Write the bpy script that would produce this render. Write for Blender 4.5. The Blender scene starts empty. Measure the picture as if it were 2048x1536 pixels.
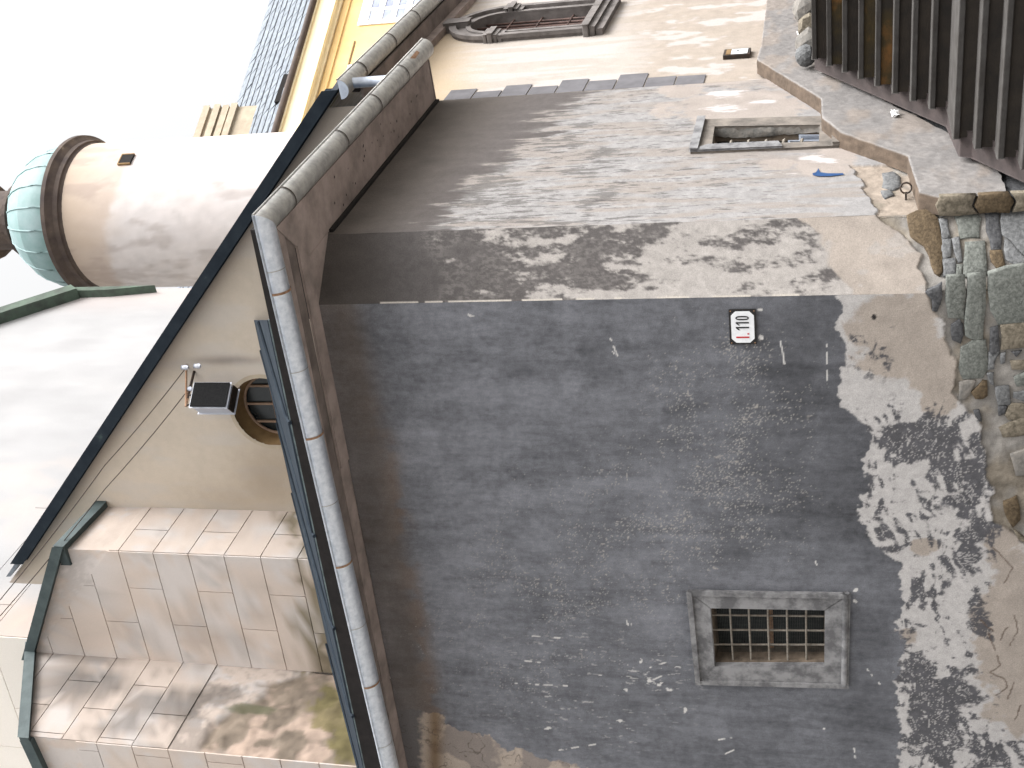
import bpy, bmesh, math, random
import numpy as np
from mathutils import Matrix, Vector
random.seed(7); RNG = np.random.RandomState(11)
R = math.radians
sc = bpy.context.scene

# ---------------------------------------------------------------- camera (photo is a portrait shot lying on its side)
F = 2440.0; PIT = math.atan(676 / F); EYE = 1.65
cp, sp = math.cos(PIT), math.sin(PIT)
cam = bpy.data.objects.new('camera', bpy.data.cameras.new('camera'))
sc.collection.objects.link(cam)
cam.data.sensor_width = 36; cam.data.lens = 36 * F / 2048
cam.data.clip_start = 0.1; cam.data.clip_end = 2000
cX = Vector((0, sp, -cp)); cY = Vector((1, 0, 0)); cZ = Vector((0, -cp, -sp))
cam.matrix_world = Matrix(((cX.x, cY.x, cZ.x, 0), (cX.y, cY.y, cZ.y, 0), (cX.z, cY.z, cZ.z, EYE), (0, 0, 0, 1)))
sc.camera = cam
sc.render.resolution_x = 1024; sc.render.resolution_y = 768

# ---------------------------------------------------------------- overcast sky, soft sun
SUN_AZ, SUN_EL = 116.0, 54.0
world = bpy.data.worlds.new('World'); sc.world = world; world.use_nodes = True
nt = world.node_tree; nt.nodes.clear()
sky = nt.nodes.new('ShaderNodeTexSky'); sky.sky_type = 'NISHITA'; sky.sun_disc = False
sky.sun_elevation = R(SUN_EL); sky.sun_rotation = R(SUN_AZ)
sky.air_density = 1.0; sky.dust_density = 10.0; sky.ozone_density = 1.0
hs = nt.nodes.new('ShaderNodeHueSaturation'); hs.inputs['Saturation'].default_value = 0.03
bg = nt.nodes.new('ShaderNodeBackground'); bg.inputs['Strength'].default_value = 0.15
wo = nt.nodes.new('ShaderNodeOutputWorld')
nt.links.new(sky.outputs[0], hs.inputs['Color']); nt.links.new(hs.outputs[0], bg.inputs['Color']); nt.links.new(bg.outputs[0], wo.inputs['Surface'])
sun = bpy.data.objects.new('sun', bpy.data.lights.new('sun', 'SUN')); sc.collection.objects.link(sun)
sun.data.energy = 0.5; sun.data.angle = R(40); sun.data.color = (1.0, 0.96, 0.9)
sd = Vector((math.sin(R(SUN_AZ)) * math.cos(R(SUN_EL)), math.cos(R(SUN_AZ)) * math.cos(R(SUN_EL)), math.sin(R(SUN_EL))))
sun.rotation_euler = sd.to_track_quat('Z', 'Y').to_euler()
sun.location = (0, 0, 60)
vs = sc.view_settings
vs.view_transform = 'Standard'; vs.look = 'None'; vs.gamma = 1.0; vs.use_curve_mapping = False
vs.exposure = 1.37

# ---------------------------------------------------------------- helpers
def lin(r, g, b, k=1.0):
    f = lambda c: (c / 12.92 if c <= 0.04045 else ((c + 0.055) / 1.055) ** 2.4)
    return np.array([f(r / 255) * k, f(g / 255) * k, f(b / 255) * k])
def ray(x, y):
    a = (768 - y) / F; b = -(x - 1024) / F
    return np.array([a, cp - b * sp, sp + b * cp])
def azv(a): a = R(a); return np.array([math.sin(a), math.cos(a), 0.0])
def nrm(a): d = azv(a); return np.array([d[1], -d[0], 0.0])
def proj(P):      # world points (n,3) -> position on the photograph
    X = P[..., 0]; Y = P[..., 1]; Zz = P[..., 2] - EYE
    dep = Y * cp + Zz * sp; up = -Y * sp + Zz * cp
    return 1024 - F * up / dep, 768 - F * X / dep
class Fr:
    """vertical wall frame: s along the wall, z above the eye line, o outwards"""
    def __init__(s, p, d, n): s.p = np.array([p[0], p[1], 0.0]); s.d = d; s.n = n
    def pt(s, a, z, o=0.0):
        q = s.p + s.d * a + s.n * o; return (q[0], q[1], z + EYE)
    def hit(s, x, y, o=0.0):
        r = ray(x, y); p = s.p + s.n * o; t = np.dot(p, s.n) / np.dot(r, s.n); h = r * t
        return float(np.dot(h - p, s.d)), float(h[2])
    def at(s, a, o=0.0): return s.p + s.d * a + s.n * o
A1, A2, A3 = 115.5, 73.0, 32.0
D1, D2, D3 = -azv(A1), azv(A2), azv(A3)
N1, N2, N3 = nrm(A1), nrm(A2), nrm(A3)
r_ = ray(1200, 599); PA = r_ * (10.4 / math.hypot(r_[0], r_[1]))
W1 = Fr(PA, D1, N1); W2 = Fr(PA, D2, N2)
LW2 = W2.hit(1200, 450)[0]
PB = W2.at(LW2); W3 = Fr(PB, D3, N3)
LW3 = 3.70; PC = W3.at(LW3); S1 = Fr(PC, D1, N1)
def isect(p, d, q, e):
    M = np.array([[d[0], -e[0]], [d[1], -e[1]]]); t = np.linalg.solve(M, (q - p)[:2]); return p + d * t[0]

_T = RNG.rand(512, 512)
def vn(x, y, seed=0):
    x = np.asarray(x) + seed * 17.31; y = np.asarray(y) + seed * 7.77
    xi = np.floor(x).astype(int); yi = np.floor(y).astype(int); fx = x - xi; fy = y - yi
    fx = fx * fx * (3 - 2 * fx); fy = fy * fy * (3 - 2 * fy)
    a = _T[xi % 512, yi % 512]; b = _T[(xi + 1) % 512, yi % 512]; c = _T[xi % 512, (yi + 1) % 512]; d = _T[(xi + 1) % 512, (yi + 1) % 512]
    return (a * (1 - fx) + b * fx) * (1 - fy) + (c * (1 - fx) + d * fx) * fy
def fbm(x, y, o=4, seed=0, g=0.5):
    t = 0; a = 1.0; n = 0
    for i in range(o):
        ca, sa = math.cos(.6 + 1.1 * i), math.sin(.6 + 1.1 * i); xx = x * 2 ** i; yy = y * 2 ** i
        t = t + a * vn(xx * ca - yy * sa, xx * sa + yy * ca, seed + i * 3); n += a; a *= g
    return t / n
def sst(a, b, x):
    t = np.clip((x - a) / (b - a), 0, 1); return t * t * (3 - 2 * t)
def EL(x, y, L):   # soft union of ellipses (cx,cy,rx,ry,weight)
    o = np.zeros_like(x)
    for cx, cy, rx, ry, w in L:
        o = np.maximum(o, w * np.exp(-(((x - cx) / rx) ** 2 + ((y - cy) / ry) ** 2)))
    return o
def seg(x, y, x0, y0, x1, y1):
    dx, dy = x1 - x0, y1 - y0; t = np.clip(((x - x0) * dx + (y - y0) * dy) / (dx * dx + dy * dy + 1e-9), 0, 1)
    return np.hypot(x - x0 - t * dx, y - y0 - t * dy)
def mix(a, b, m):
    m = np.asarray(m)[..., None]; return a * (1 - m) + b * m

# ---- materials
def _new(name):
    m = bpy.data.materials.new(name); m.use_nodes = True
    t = m.node_tree; b = t.nodes['Principled BSDF']; return m, t, b
def _bump(t, b, scale, strength, dist=0.01, detail=6, vec=None):
    tc = t.nodes.new('ShaderNodeTexCoord'); n = t.nodes.new('ShaderNodeTexNoise'); n.inputs['Scale'].default_value = scale; n.inputs['Detail'].default_value = detail
    bp = t.nodes.new('ShaderNodeBump'); bp.inputs['Strength'].default_value = strength; bp.inputs['Distance'].default_value = dist
    t.links.new(tc.outputs['Object'], n.inputs['Vector']); t.links.new(n.outputs[0], bp.inputs['Height']); t.links.new(bp.outputs[0], b.inputs['Normal'])
    return tc, n
def wallmat(name, bump=0.35, scale=28, rough=0.93, grain=0.16):
    m, t, b = _new(name); b.inputs['Roughness'].default_value = rough; b.inputs['Specular IOR Level'].default_value = 0.2
    at = t.nodes.new('ShaderNodeAttribute'); at.attribute_name = 'col'
    tc, n = _bump(t, b, scale, bump)
    n2 = t.nodes.new('ShaderNodeTexNoise'); n2.inputs['Scale'].default_value = 110; n2.inputs['Detail'].default_value = 4
    t.links.new(tc.outputs['Object'], n2.inputs['Vector'])
    mr = t.nodes.new('ShaderNodeMapRange'); mr.inputs[1].default_value = 0.3; mr.inputs[2].default_value = 0.7; mr.inputs[3].default_value = 1 - grain; mr.inputs[4].default_value = 1 + grain
    t.links.new(n2.outputs[0], mr.inputs[0])
    mx = t.nodes.new('ShaderNodeVectorMath'); mx.operation = 'SCALE'
    t.links.new(at.outputs['Color'], mx.inputs[0]); t.links.new(mr.outputs[0], mx.inputs['Scale']); t.links.new(mx.outputs[0], b.inputs['Base Color'])
    return m
def mat(name, c1, c2=None, scale=6.0, rough=0.7, metal=0.0, bump=0.2, bscale=30, c3=None, spec=0.3, stretch=(1, 1, 1), lo=0.35, hi=0.65):
    m, t, b = _new(name); b.inputs['Roughness'].default_value = rough; b.inputs['Metallic'].default_value = metal; b.inputs['Specular IOR Level'].default_value = spec
    tc, n = _bump(t, b, bscale, bump)
    if c2 is None: c2 = np.array(c1) * 0.75
    n2 = t.nodes.new('ShaderNodeTexNoise'); n2.inputs['Scale'].default_value = scale; n2.inputs['Detail'].default_value = 8; n2.inputs['Roughness'].default_value = 0.62
    mp = t.nodes.new('ShaderNodeMapping'); mp.inputs['Scale'].default_value = stretch
    t.links.new(tc.outputs['Object'], mp.inputs['Vector']); t.links.new(mp.outputs[0], n2.inputs['Vector'])
    cr = t.nodes.new('ShaderNodeValToRGB'); e = cr.color_ramp.elements
    e[0].position = lo; e[0].color = (*c1, 1); e[1].position = hi; e[1].color = (*c2, 1)
    if c3 is not None: x = e.new(hi + 0.12); x.color = (*c3, 1)
    t.links.new(n2.outputs[0], cr.inputs[0]); t.links.new(cr.outputs[0], b.inputs['Base Color'])
    return m
K = 0.55
def cl(r, g, b): return tuple(np.clip(lin(r, g, b, K), 0, 0.85))
M = {}
M['wall'] = wallmat('weathered_plaster')
M['wallfar'] = wallmat('far_plaster', 0.15, 12, grain=0.06)
M['zinc'] = mat('zinc', (0.50, 0.54, 0.60), (0.68, 0.71, 0.76), 18, 0.5, 0.85, 0.05, 60, stretch=(1, 1, 1))
M['zinc_old'] = mat('zinc_old', (0.30, 0.295, 0.285), (0.46, 0.45, 0.425), 12, 0.55, 0.7, 0.06, 50)
M['zinc_new'] = mat('zinc_new', (0.42, 0.46, 0.54), (0.55, 0.6, 0.68), 12, 0.4, 0.7, 0.04, 60)
M['rust'] = mat('rust', (0.20, 0.11, 0.06), (0.32, 0.2, 0.13), 30, 0.85)
M['iron'] = mat('iron_bar', (0.24, 0.22, 0.19), (0.14, 0.115, 0.09), 40, 0.8)
M['darkiron'] = mat('dark_iron', (0.018, 0.017, 0.016), (0.05, 0.03, 0.02), 30, 0.7)
M['soffit'] = mat('soffit_board', (0.31, 0.25, 0.225), (0.145, 0.118, 0.105), 3.2, 0.9, 0, 0.15, 45, lo=0.38, hi=0.72)
M['soffit_dark'] = mat('soffit_board_dark', (0.20, 0.162, 0.145), (0.10, 0.082, 0.073), 3, 0.9, 0, 0.2, 40)
M['fascia'] = mat('fascia_wood_shaded', (0.006, 0.0045, 0.004), (0.012, 0.009, 0.008), 8, 0.9)  # wood taken near black: shade of the eave gap put into its colour
M['slate_paint'] = mat('slate_blue_sheet', (0.016, 0.021, 0.028), (0.024, 0.031, 0.039), 4, 0.8, 0.0, 0.15, 12, c3=(0.05, 0.068, 0.068), spec=0.04)
M['drip'] = mat('drip_edge', (0.12, 0.15, 0.15), (0.05, 0.065, 0.07), 9, 0.55, 0.1)
M['green_cap'] = mat('green_cap_sheet', (0.035, 0.05, 0.052), (0.06, 0.08, 0.08), 5, 0.6)
M['stonegrey'] = mat('frame_stone', cl(172, 171, 172), cl(120, 119, 121), 7, 0.9, 0, 0.35, 60, lo=0.4, hi=0.6)
M['stonegrey2'] = mat('frame_stone_worn', cl(168, 158, 148), cl(120, 114, 108), 6, 0.9, 0, 0.4, 50)
M['reveal'] = mat('reveal_plaster', cl(168, 150, 132), cl(112, 100, 88), 7, 0.95, 0, 0.4, 30)
M['pane'] = mat('dark_pane', (0.012, 0.015, 0.016), (0.02, 0.024, 0.024), 3, 0.25, 0, 0.0, spec=0.5)
M['mesh'] = mat('wire_mesh', (0.06, 0.065, 0.06), (0.03, 0.03, 0.03), 20, 0.7)
M['white'] = mat('white_enamel', (0.74, 0.75, 0.76), (0.66, 0.67, 0.69), 20, 0.35, 0, 0.02, spec=0.5)
M['black'] = mat('black_enamel', (0.012, 0.012, 0.014), (0.025, 0.022, 0.02), 25, 0.4)
M['red'] = mat('red_enamel', (0.45, 0.02, 0.03), (0.4, 0.03, 0.03), 20, 0.4)
M['concrete'] = mat('parapet_concrete', cl(165, 155, 150), cl(136, 132, 132), 5, 0.95, 0, 0.6, 90, c3=cl(185, 170, 158))
M['parapet_top'] = mat('parapet_top', cl(150, 132, 116), cl(112, 98, 86), 9, 0.95, 0, 0.6, 60)
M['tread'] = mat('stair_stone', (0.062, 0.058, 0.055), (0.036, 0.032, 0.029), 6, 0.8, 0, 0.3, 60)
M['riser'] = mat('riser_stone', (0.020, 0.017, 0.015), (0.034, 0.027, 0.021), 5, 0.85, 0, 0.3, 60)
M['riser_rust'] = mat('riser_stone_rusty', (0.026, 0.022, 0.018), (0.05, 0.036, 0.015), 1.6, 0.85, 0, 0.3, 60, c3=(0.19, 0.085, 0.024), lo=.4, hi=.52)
M['stringer'] = mat('stringer_stone', (0.066, 0.052, 0.050), (0.042, 0.034, 0.033), 7, 0.85, 0, 0.3, 50)
M['paper'] = mat('paper', (0.75, 0.75, 0.74), (0.6, 0.6, 0.6), 10, 0.9)
M['st_green'] = mat('greenish_stone', cl(150, 153, 147), cl(106, 109, 104), 34, 0.9, 0, 0.7, 55, c3=cl(186, 190, 184))
M['st_grey'] = mat('bluegrey_stone', cl(148, 149, 150), cl(104, 105, 106), 34, 0.9, 0, 0.7, 55, c3=cl(184, 186, 190))
M['st_brown'] = mat('brown_stone', cl(128, 110, 86), cl(92, 78, 60), 40, 0.9, 0, 0.7, 60)
M['st_tan'] = mat('tan_stone', cl(160, 149, 132), cl(112, 104, 90), 26, 0.9, 0, 0.7, 50)
M['st_dark'] = mat('dark_stone', cl(112, 112, 114), cl(74, 75, 78), 36, 0.9, 0, 0.7, 55)
M['st_pale'] = mat('pale_stone', cl(165, 158, 150), cl(128, 126, 122), 14, 0.9, 0, 0.6, 40)
M['brick'] = mat('brick_bit', cl(140, 78, 62), cl(110, 64, 50), 14, 0.9, 0, 0.5, 40)
M['quoin'] = mat('quoin_paint', cl(134, 132, 136), cl(118, 116, 120), 5, 0.9, 0, 0.2, 30)
M['archstone'] = mat('arch_stone', cl(158, 151, 148), cl(122, 116, 113), 5, 0.9, 0, 0.3, 40)
M['shutter'] = mat('brown_shutter', cl(118, 92, 84), cl(74, 58, 54), 8, 0.8)
M['ashlar'] = mat('ashlar_plaster', cl(226, 208, 194), cl(196, 180, 166), 0.9, 0.93, 0, 0.15, 14, c3=cl(228, 220, 214))
M['ashlar_dirty'] = mat('ashlar_plaster_stained', cl(186, 170, 156), cl(128, 116, 106), 1.1, 0.93, 0, 0.25, 14, c3=cl(200, 186, 176))
M['joint'] = mat('joint_plaster', cl(120, 108, 100), cl(100, 90, 84), 4, 0.95)
M['copper'] = mat('green_copper', (0.17, 0.27, 0.265), (0.25, 0.335, 0.345), 1.6, 0.6, 0.0, 0.15, 6, c3=(0.10, 0.15, 0.15))
M['copper_d'] = mat('dark_copper', (0.075, 0.11, 0.08), (0.045, 0.055, 0.045), 3, 0.7)
M['cornice'] = mat('brown_cornice', (0.055, 0.04, 0.036), (0.10, 0.075, 0.06), 2.5, 0.8, c3=(0.34, 0.28, 0.22))
M['yellow'] = mat('yellow_plaster', (0.72, 0.50, 0.22), (0.78, 0.56, 0.27), 0.8, 0.93, 0, 0.1, 6)
M['yellow_pale'] = mat('pale_yellow_trim', (0.82, 0.70, 0.46), (0.84, 0.74, 0.52), 0.8, 0.93, 0, 0.1, 6)
M['winframe'] = mat('white_window_paint', (0.84, 0.84, 0.82), (0.8, 0.8, 0.78), 3, 0.6)
M['glass'] = mat('far_glass', (0.18, 0.2, 0.3), (0.34, 0.38, 0.48), 1.5, 0.15, 0, 0, spec=0.6)
M['slate'] = mat('roof_slate', (0.11, 0.125, 0.15), (0.20, 0.225, 0.25), 5, 0.6, 0, 0.2, 10, spec=0.2)
M['slate_shadow'] = mat('slate_shadow_strip', (0.012, 0.014, 0.018), (0.03, 0.032, 0.036), 6, 0.9)  # near-black colour for the shadow lines between slate courses
M['speaker'] = mat('grey_casing', (0.5, 0.52, 0.58), (0.42, 0.44, 0.5), 6, 0.5)
M['grille'] = mat('black_grille', (0.010, 0.010, 0.011), (0.018, 0.018, 0.018), 60, 0.95, spec=0.02)
M['ground'] = mat('street_paving', (0.26, 0.25, 0.235), (0.19, 0.18, 0.17), 3, 0.95, 0, 0.4, 12)
M['blue'] = mat('blue_paint', (0.012, 0.045, 0.13), (0.018, 0.06, 0.16), 20, 0.7)
M['wood'] = mat('bare_wood', (0.36, 0.25, 0.18), (0.26, 0.17, 0.12), 14, 0.85)
M['cream_trim'] = mat('cream_trim', cl(228, 212, 188), cl(206, 190, 168), 3, 0.93)
M['ochre'] = mat('ochre_reveal', cl(180, 148, 104), cl(146, 116, 80), 4, 0.93)

# ---- object builders
def link(o, parent=None):
    sc.collection.objects.link(o)
    if parent is not None:
        o.parent = parent
        o.matrix_parent_inverse = Matrix.Identity(4)
    return o
def rootloc(p):
    l = Vector((0, 0, 0))
    while p is not None: l += p.location; p = p.parent
    return l
def tag(o, label=None, cat=None, group=None, kind=None):
    if label: o['label'] = label
    if cat: o['category'] = cat
    if group: o['group'] = group
    if kind: o['kind'] = kind
    return o
def thing(name, loc, label, cat, group=None):
    e = bpy.data.objects.new(name, None); e.location = loc; e.empty_display_size = 0.2; link(e); return tag(e, label, cat, group)
def mesh(name, V, Fc, m, parent=None, smooth=False, bevel=0):
    me = bpy.data.meshes.new(name); L = rootloc(parent)
    me.from_pydata([(v[0] - L.x, v[1] - L.y, v[2] - L.z) for v in V], [], Fc); me.update()
    if m is not None: me.materials.append(M[m] if isinstance(m, str) else m)
    if smooth:
        for p in me.polygons: p.use_smooth = True
    o = bpy.data.objects.new(name, me); link(o, parent)
    if bevel:
        b = o.modifiers.new('b', 'BEVEL'); b.width = bevel; b.segments = 2; b.limit_method = 'ANGLE'
    return o
def prism(fr, poly, o0, o1):
    n = len(poly); V = [fr.pt(a, z, o0) for a, z in poly] + [fr.pt(a, z, o1) for a, z in poly]
    Fc = [tuple(range(n)), tuple(range(2 * n - 1, n - 1, -1))] + [(i, (i + 1) % n, n + (i + 1) % n, n + i) for i in range(n)]
    return V, Fc
def join(*parts):
    V = []; Fc = []
    for v, f in parts:
        k = len(V); V += v; Fc += [tuple(i + k for i in q) for q in f]
    return V, Fc
def box(fr, s0, s1, z0, z1, o0, o1): return prism(fr, [(s0, z0), (s1, z0), (s1, z1), (s0, z1)], o0, o1)
def hull8(P, Q):   # solid between two quads / polygons of world points
    n = len(P); return list(P) + list(Q), [tuple(range(n)), tuple(range(2 * n - 1, n - 1, -1))] + [(i, (i + 1) % n, n + (i + 1) % n, n + i) for i in range(n)]
def tube(path, r, seg_n=8, cap=True):
    V = []; Fc = []; path = [Vector(p) for p in path]
    for i, p in enumerate(path):
        t = (path[min(i + 1, len(path) - 1)] - path[max(i - 1, 0)]).normalized()
        a = t.cross(Vector((0, 0, 1)));
        if a.length < 1e-3: a = t.cross(Vector((1, 0, 0)))
        a.normalize(); b = t.cross(a)
        rr = r[i] if isinstance(r, (list, tuple)) else r
        V += [tuple(p + (a * math.cos(2 * math.pi * k / seg_n) + b * math.sin(2 * math.pi * k / seg_n)) * rr) for k in range(seg_n)]
        if i:
            Fc += [((i - 1) * seg_n + k, (i - 1) * seg_n + (k + 1) % seg_n, i * seg_n + (k + 1) % seg_n, i * seg_n + k) for k in range(seg_n)]
    if cap: Fc += [tuple(range(seg_n)), tuple(range(len(V) - 1, len(V) - 1 - seg_n, -1))]
    return V, Fc
def clip(poly, a, b, c):   # keep a*s+b*z <= c
    out = []
    for i in range(len(poly)):
        p, q = poly[i], poly[(i + 1) % len(poly)]
        dp, dq = a * p[0] + b * p[1] - c, a * q[0] + b * q[1] - c
        if dp <= 0: out.append(p)
        if dp * dq < 0:
            t = dp / (dp - dq); out.append((p[0] + (q[0] - p[0]) * t, p[1] + (q[1] - p[1]) * t))
    return out
def gridmesh(name, fr, sA, zA, colf, offf=None, keep=None, m='wall', parent=None, thick=None):
    S, Z = np.meshgrid(sA, zA); S = S.ravel(); Z = Z.ravel()
    P = fr.p + S[:, None] * fr.d + 0.0; P[:, 2] = Z + EYE
    x, y = proj(P)
    O = offf(S, Z, x, y) if offf is not None else np.zeros_like(S)
    P = P + O[:, None] * fr.n
    C = np.clip(colf(S, Z, x, y), 0.004, 0.86)
    ns, nz = len(sA), len(zA)
    idx = np.arange(ns * nz).reshape(nz, ns)
    Q = np.stack([idx[:-1, :-1], idx[:-1, 1:], idx[1:, 1:], idx[1:, :-1]], -1).reshape(-1, 4)
    if keep is not None:
        k = keep(S[Q].mean(1), Z[Q].mean(1)); Q = Q[k]
    L = rootloc(parent); P = P - np.array([L.x, L.y, L.z])
    return rawmesh(name, P, Q, C, m, parent)
def rawmesh(name, P, Q, C, m, parent):
    me = bpy.data.meshes.new(name)
    me.vertices.add(len(P)); me.vertices.foreach_set('co', P.astype(np.float32).ravel())
    me.loops.add(Q.size); me.loops.foreach_set('vertex_index', Q.astype(np.int32).ravel())
    me.polygons.add(len(Q)); me.polygons.foreach_set('loop_start', np.arange(0, Q.size, 4, dtype=np.int32))
    me.update(calc_edges=True)
    at = me.attributes.new('col', 'FLOAT_COLOR', 'POINT')
    at.data.foreach_set('color', np.concatenate([C, np.ones((len(C), 1))], 1).astype(np.float32).ravel())
    me.polygons.foreach_set('use_smooth', np.ones(len(Q), dtype=bool))
    me.materials.append(M[m]); me.validate()
    o = bpy.data.objects.new(name, me); return link(o, parent)
def inpoly(s, z, poly):
    r = np.zeros(s.shape, bool); n = len(poly)
    for i in range(n):
        (x0, y0), (x1, y1) = poly[i], poly[(i + 1) % n]
        c = ((y0 > z) != (y1 > z)); xx = (x1 - x0) * (z - y0) / (y1 - y0 + 1e-12) + x0
        r ^= c & (s < xx)
    return r
def C3(*a): return lin(*a, K)

# ================================================================= GROUND
g = mesh('ground', [(-300, -300, 0), (300, -300, 0), (300, 300, 0), (-300, 300, 0)], [(0, 1, 2, 3)], 'ground'); tag(g, 'grey paved street below the old plastered walls', 'ground', kind='structure')

# ================================================================= ANNEX (grey plastered, chamfered corner)
ANX = thing('annex_house', (PA[0], PA[1], 0), 'low grey-painted annex with peeling plaster, rubble base and chamfered corner', 'building')
L3y = [330, 345, 386, 431, 465, 506, 537, 571, 612, 646, 690, 735, 786, 810, 855, 913, 1011, 1045, 1072, 1100, 1200]
L3x = [1704, 1712, 1734, 1752, 1799, 1847, 1840, 1850, 1861, 1891, 1895, 1912, 1908, 1929, 1960, 1973, 1987, 1994, 2035, 2060, 2300]
L1y = [590, 625, 655, 700, 740, 790, 830, 860, 890, 940, 1040, 1100, 1130, 1200, 1290, 1330, 1420, 1536, 1800]
L1x = [1668, 1686, 1678, 1692, 1682, 1676, 1700, 1728, 1735, 1728, 1725, 1762, 1790, 1800, 1806, 1795, 1795, 1800, 1810]
ULy = [1416, 1430, 1440, 1452, 1466, 1480, 1492, 1500, 1512, 1522, 1536, 1700]   # plaster laid bare under the eave: where the paint starts, by row
ULx = [800, 890, 893, 900, 945, 985, 1010, 1065, 1080, 1110, 1180, 1500]
def stone_off(S, Z, x, y):
    xx = x + 26 * (fbm(S * 9, Z * 9, 3, 40) - .5); st = sst(-1.5, 1.5, xx - np.interp(y, L3y, L3x, left=3000))
    base = 0.012 * (fbm(S * 2, Z * 2, 4, 3) - .5)
    return base - st * (0.022 + 0.016 * (fbm(S * 14, Z * 14, 3, 6) - .5))
def mortar(S, Z):
    n = fbm(S * 10, Z * 10, 4, 60)[:, None]; m2 = fbm(S * 3, Z * 3, 3, 66)
    c = C3(162, 152, 138) * (0.4 + 1.1 * n); return mix(c, C3(176, 171, 165) * (0.5 + 0.9 * n), sst(.38, .55, m2))
def streaky(S, Z, seed): return fbm(S * 16, Z * 3.2, 4, seed)
def scrape(x, y, L, w=1.6):
    m = np.zeros_like(x)
    for q in L: m = np.maximum(m, 1 - sst(w * .5, w * 1.3, seg(x, y, *q)))
    return m
CRACKS = [(1985, 1095, 2010, 1120), (2010, 1120, 2025, 1135), (2025, 1135, 2010, 1165), (2028, 1230, 2036, 1260), (2036, 1260, 2020, 1290), (2015, 1255, 2000, 1280), (1995, 1310, 2000, 1330), (2000, 1330, 1980, 1345),
          (1980, 1345, 2012, 1358), (2012, 1358, 2016, 1372), (2016, 1372, 1992, 1388), (2028, 1366, 2016, 1396), (1975, 1265, 1990, 1300), (2040, 1410, 2030, 1440), (1960, 1240, 1985, 1262)]
SCR = [(1217, 670, 1235, 712), (1561, 682, 1569, 728), (1651, 670, 1656, 760), (1735, 1338, 1760, 1368), (1437, 1480, 1478, 1472), (1450, 1508, 1476, 1497), (1708, 1497, 1711, 1525), (1262, 1238, 1266, 1256),
       (1065, 1272, 1120, 1276), (1030, 1320, 1080, 1325), (1030, 1367, 1140, 1372), (1090, 1458, 1110, 1455), (1118, 1500, 1190, 1488), (1300, 1335, 1330, 1325), (1305, 1360, 1322, 1352)]
CHIPS = [(942, 630, 7, 3, 1), (1227, 703, 2, 3, 1), (1255, 1248, 2, 7, 1), (1302, 1362, 8, 4, 1), (1318, 1368, 6, 3, 1), (1240, 1440, 8, 4, 1), (1098, 1458, 8, 3, 1), (1510, 1205, 3, 3, .9), (1515, 1240, 3, 3, .9), (1520, 617, 6, 5, .8), (1522, 672, 6, 5, .8),
         (1340, 1380, 9, 7, .8), (1370, 1420, 6, 9, .8), (1650, 1455, 3, 4, 1), (1712, 1182, 6, 5, .9), (1712, 1202, 6, 6, .9), (1630, 1128, 4, 4, .9), (1250, 1380, 10, 3, .7), (1200, 1350, 8, 3, .7), (1160, 1300, 7, 3, .7), (1355, 1335, 9, 3, .8), (1283, 1320, 7, 4, .8)]
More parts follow.
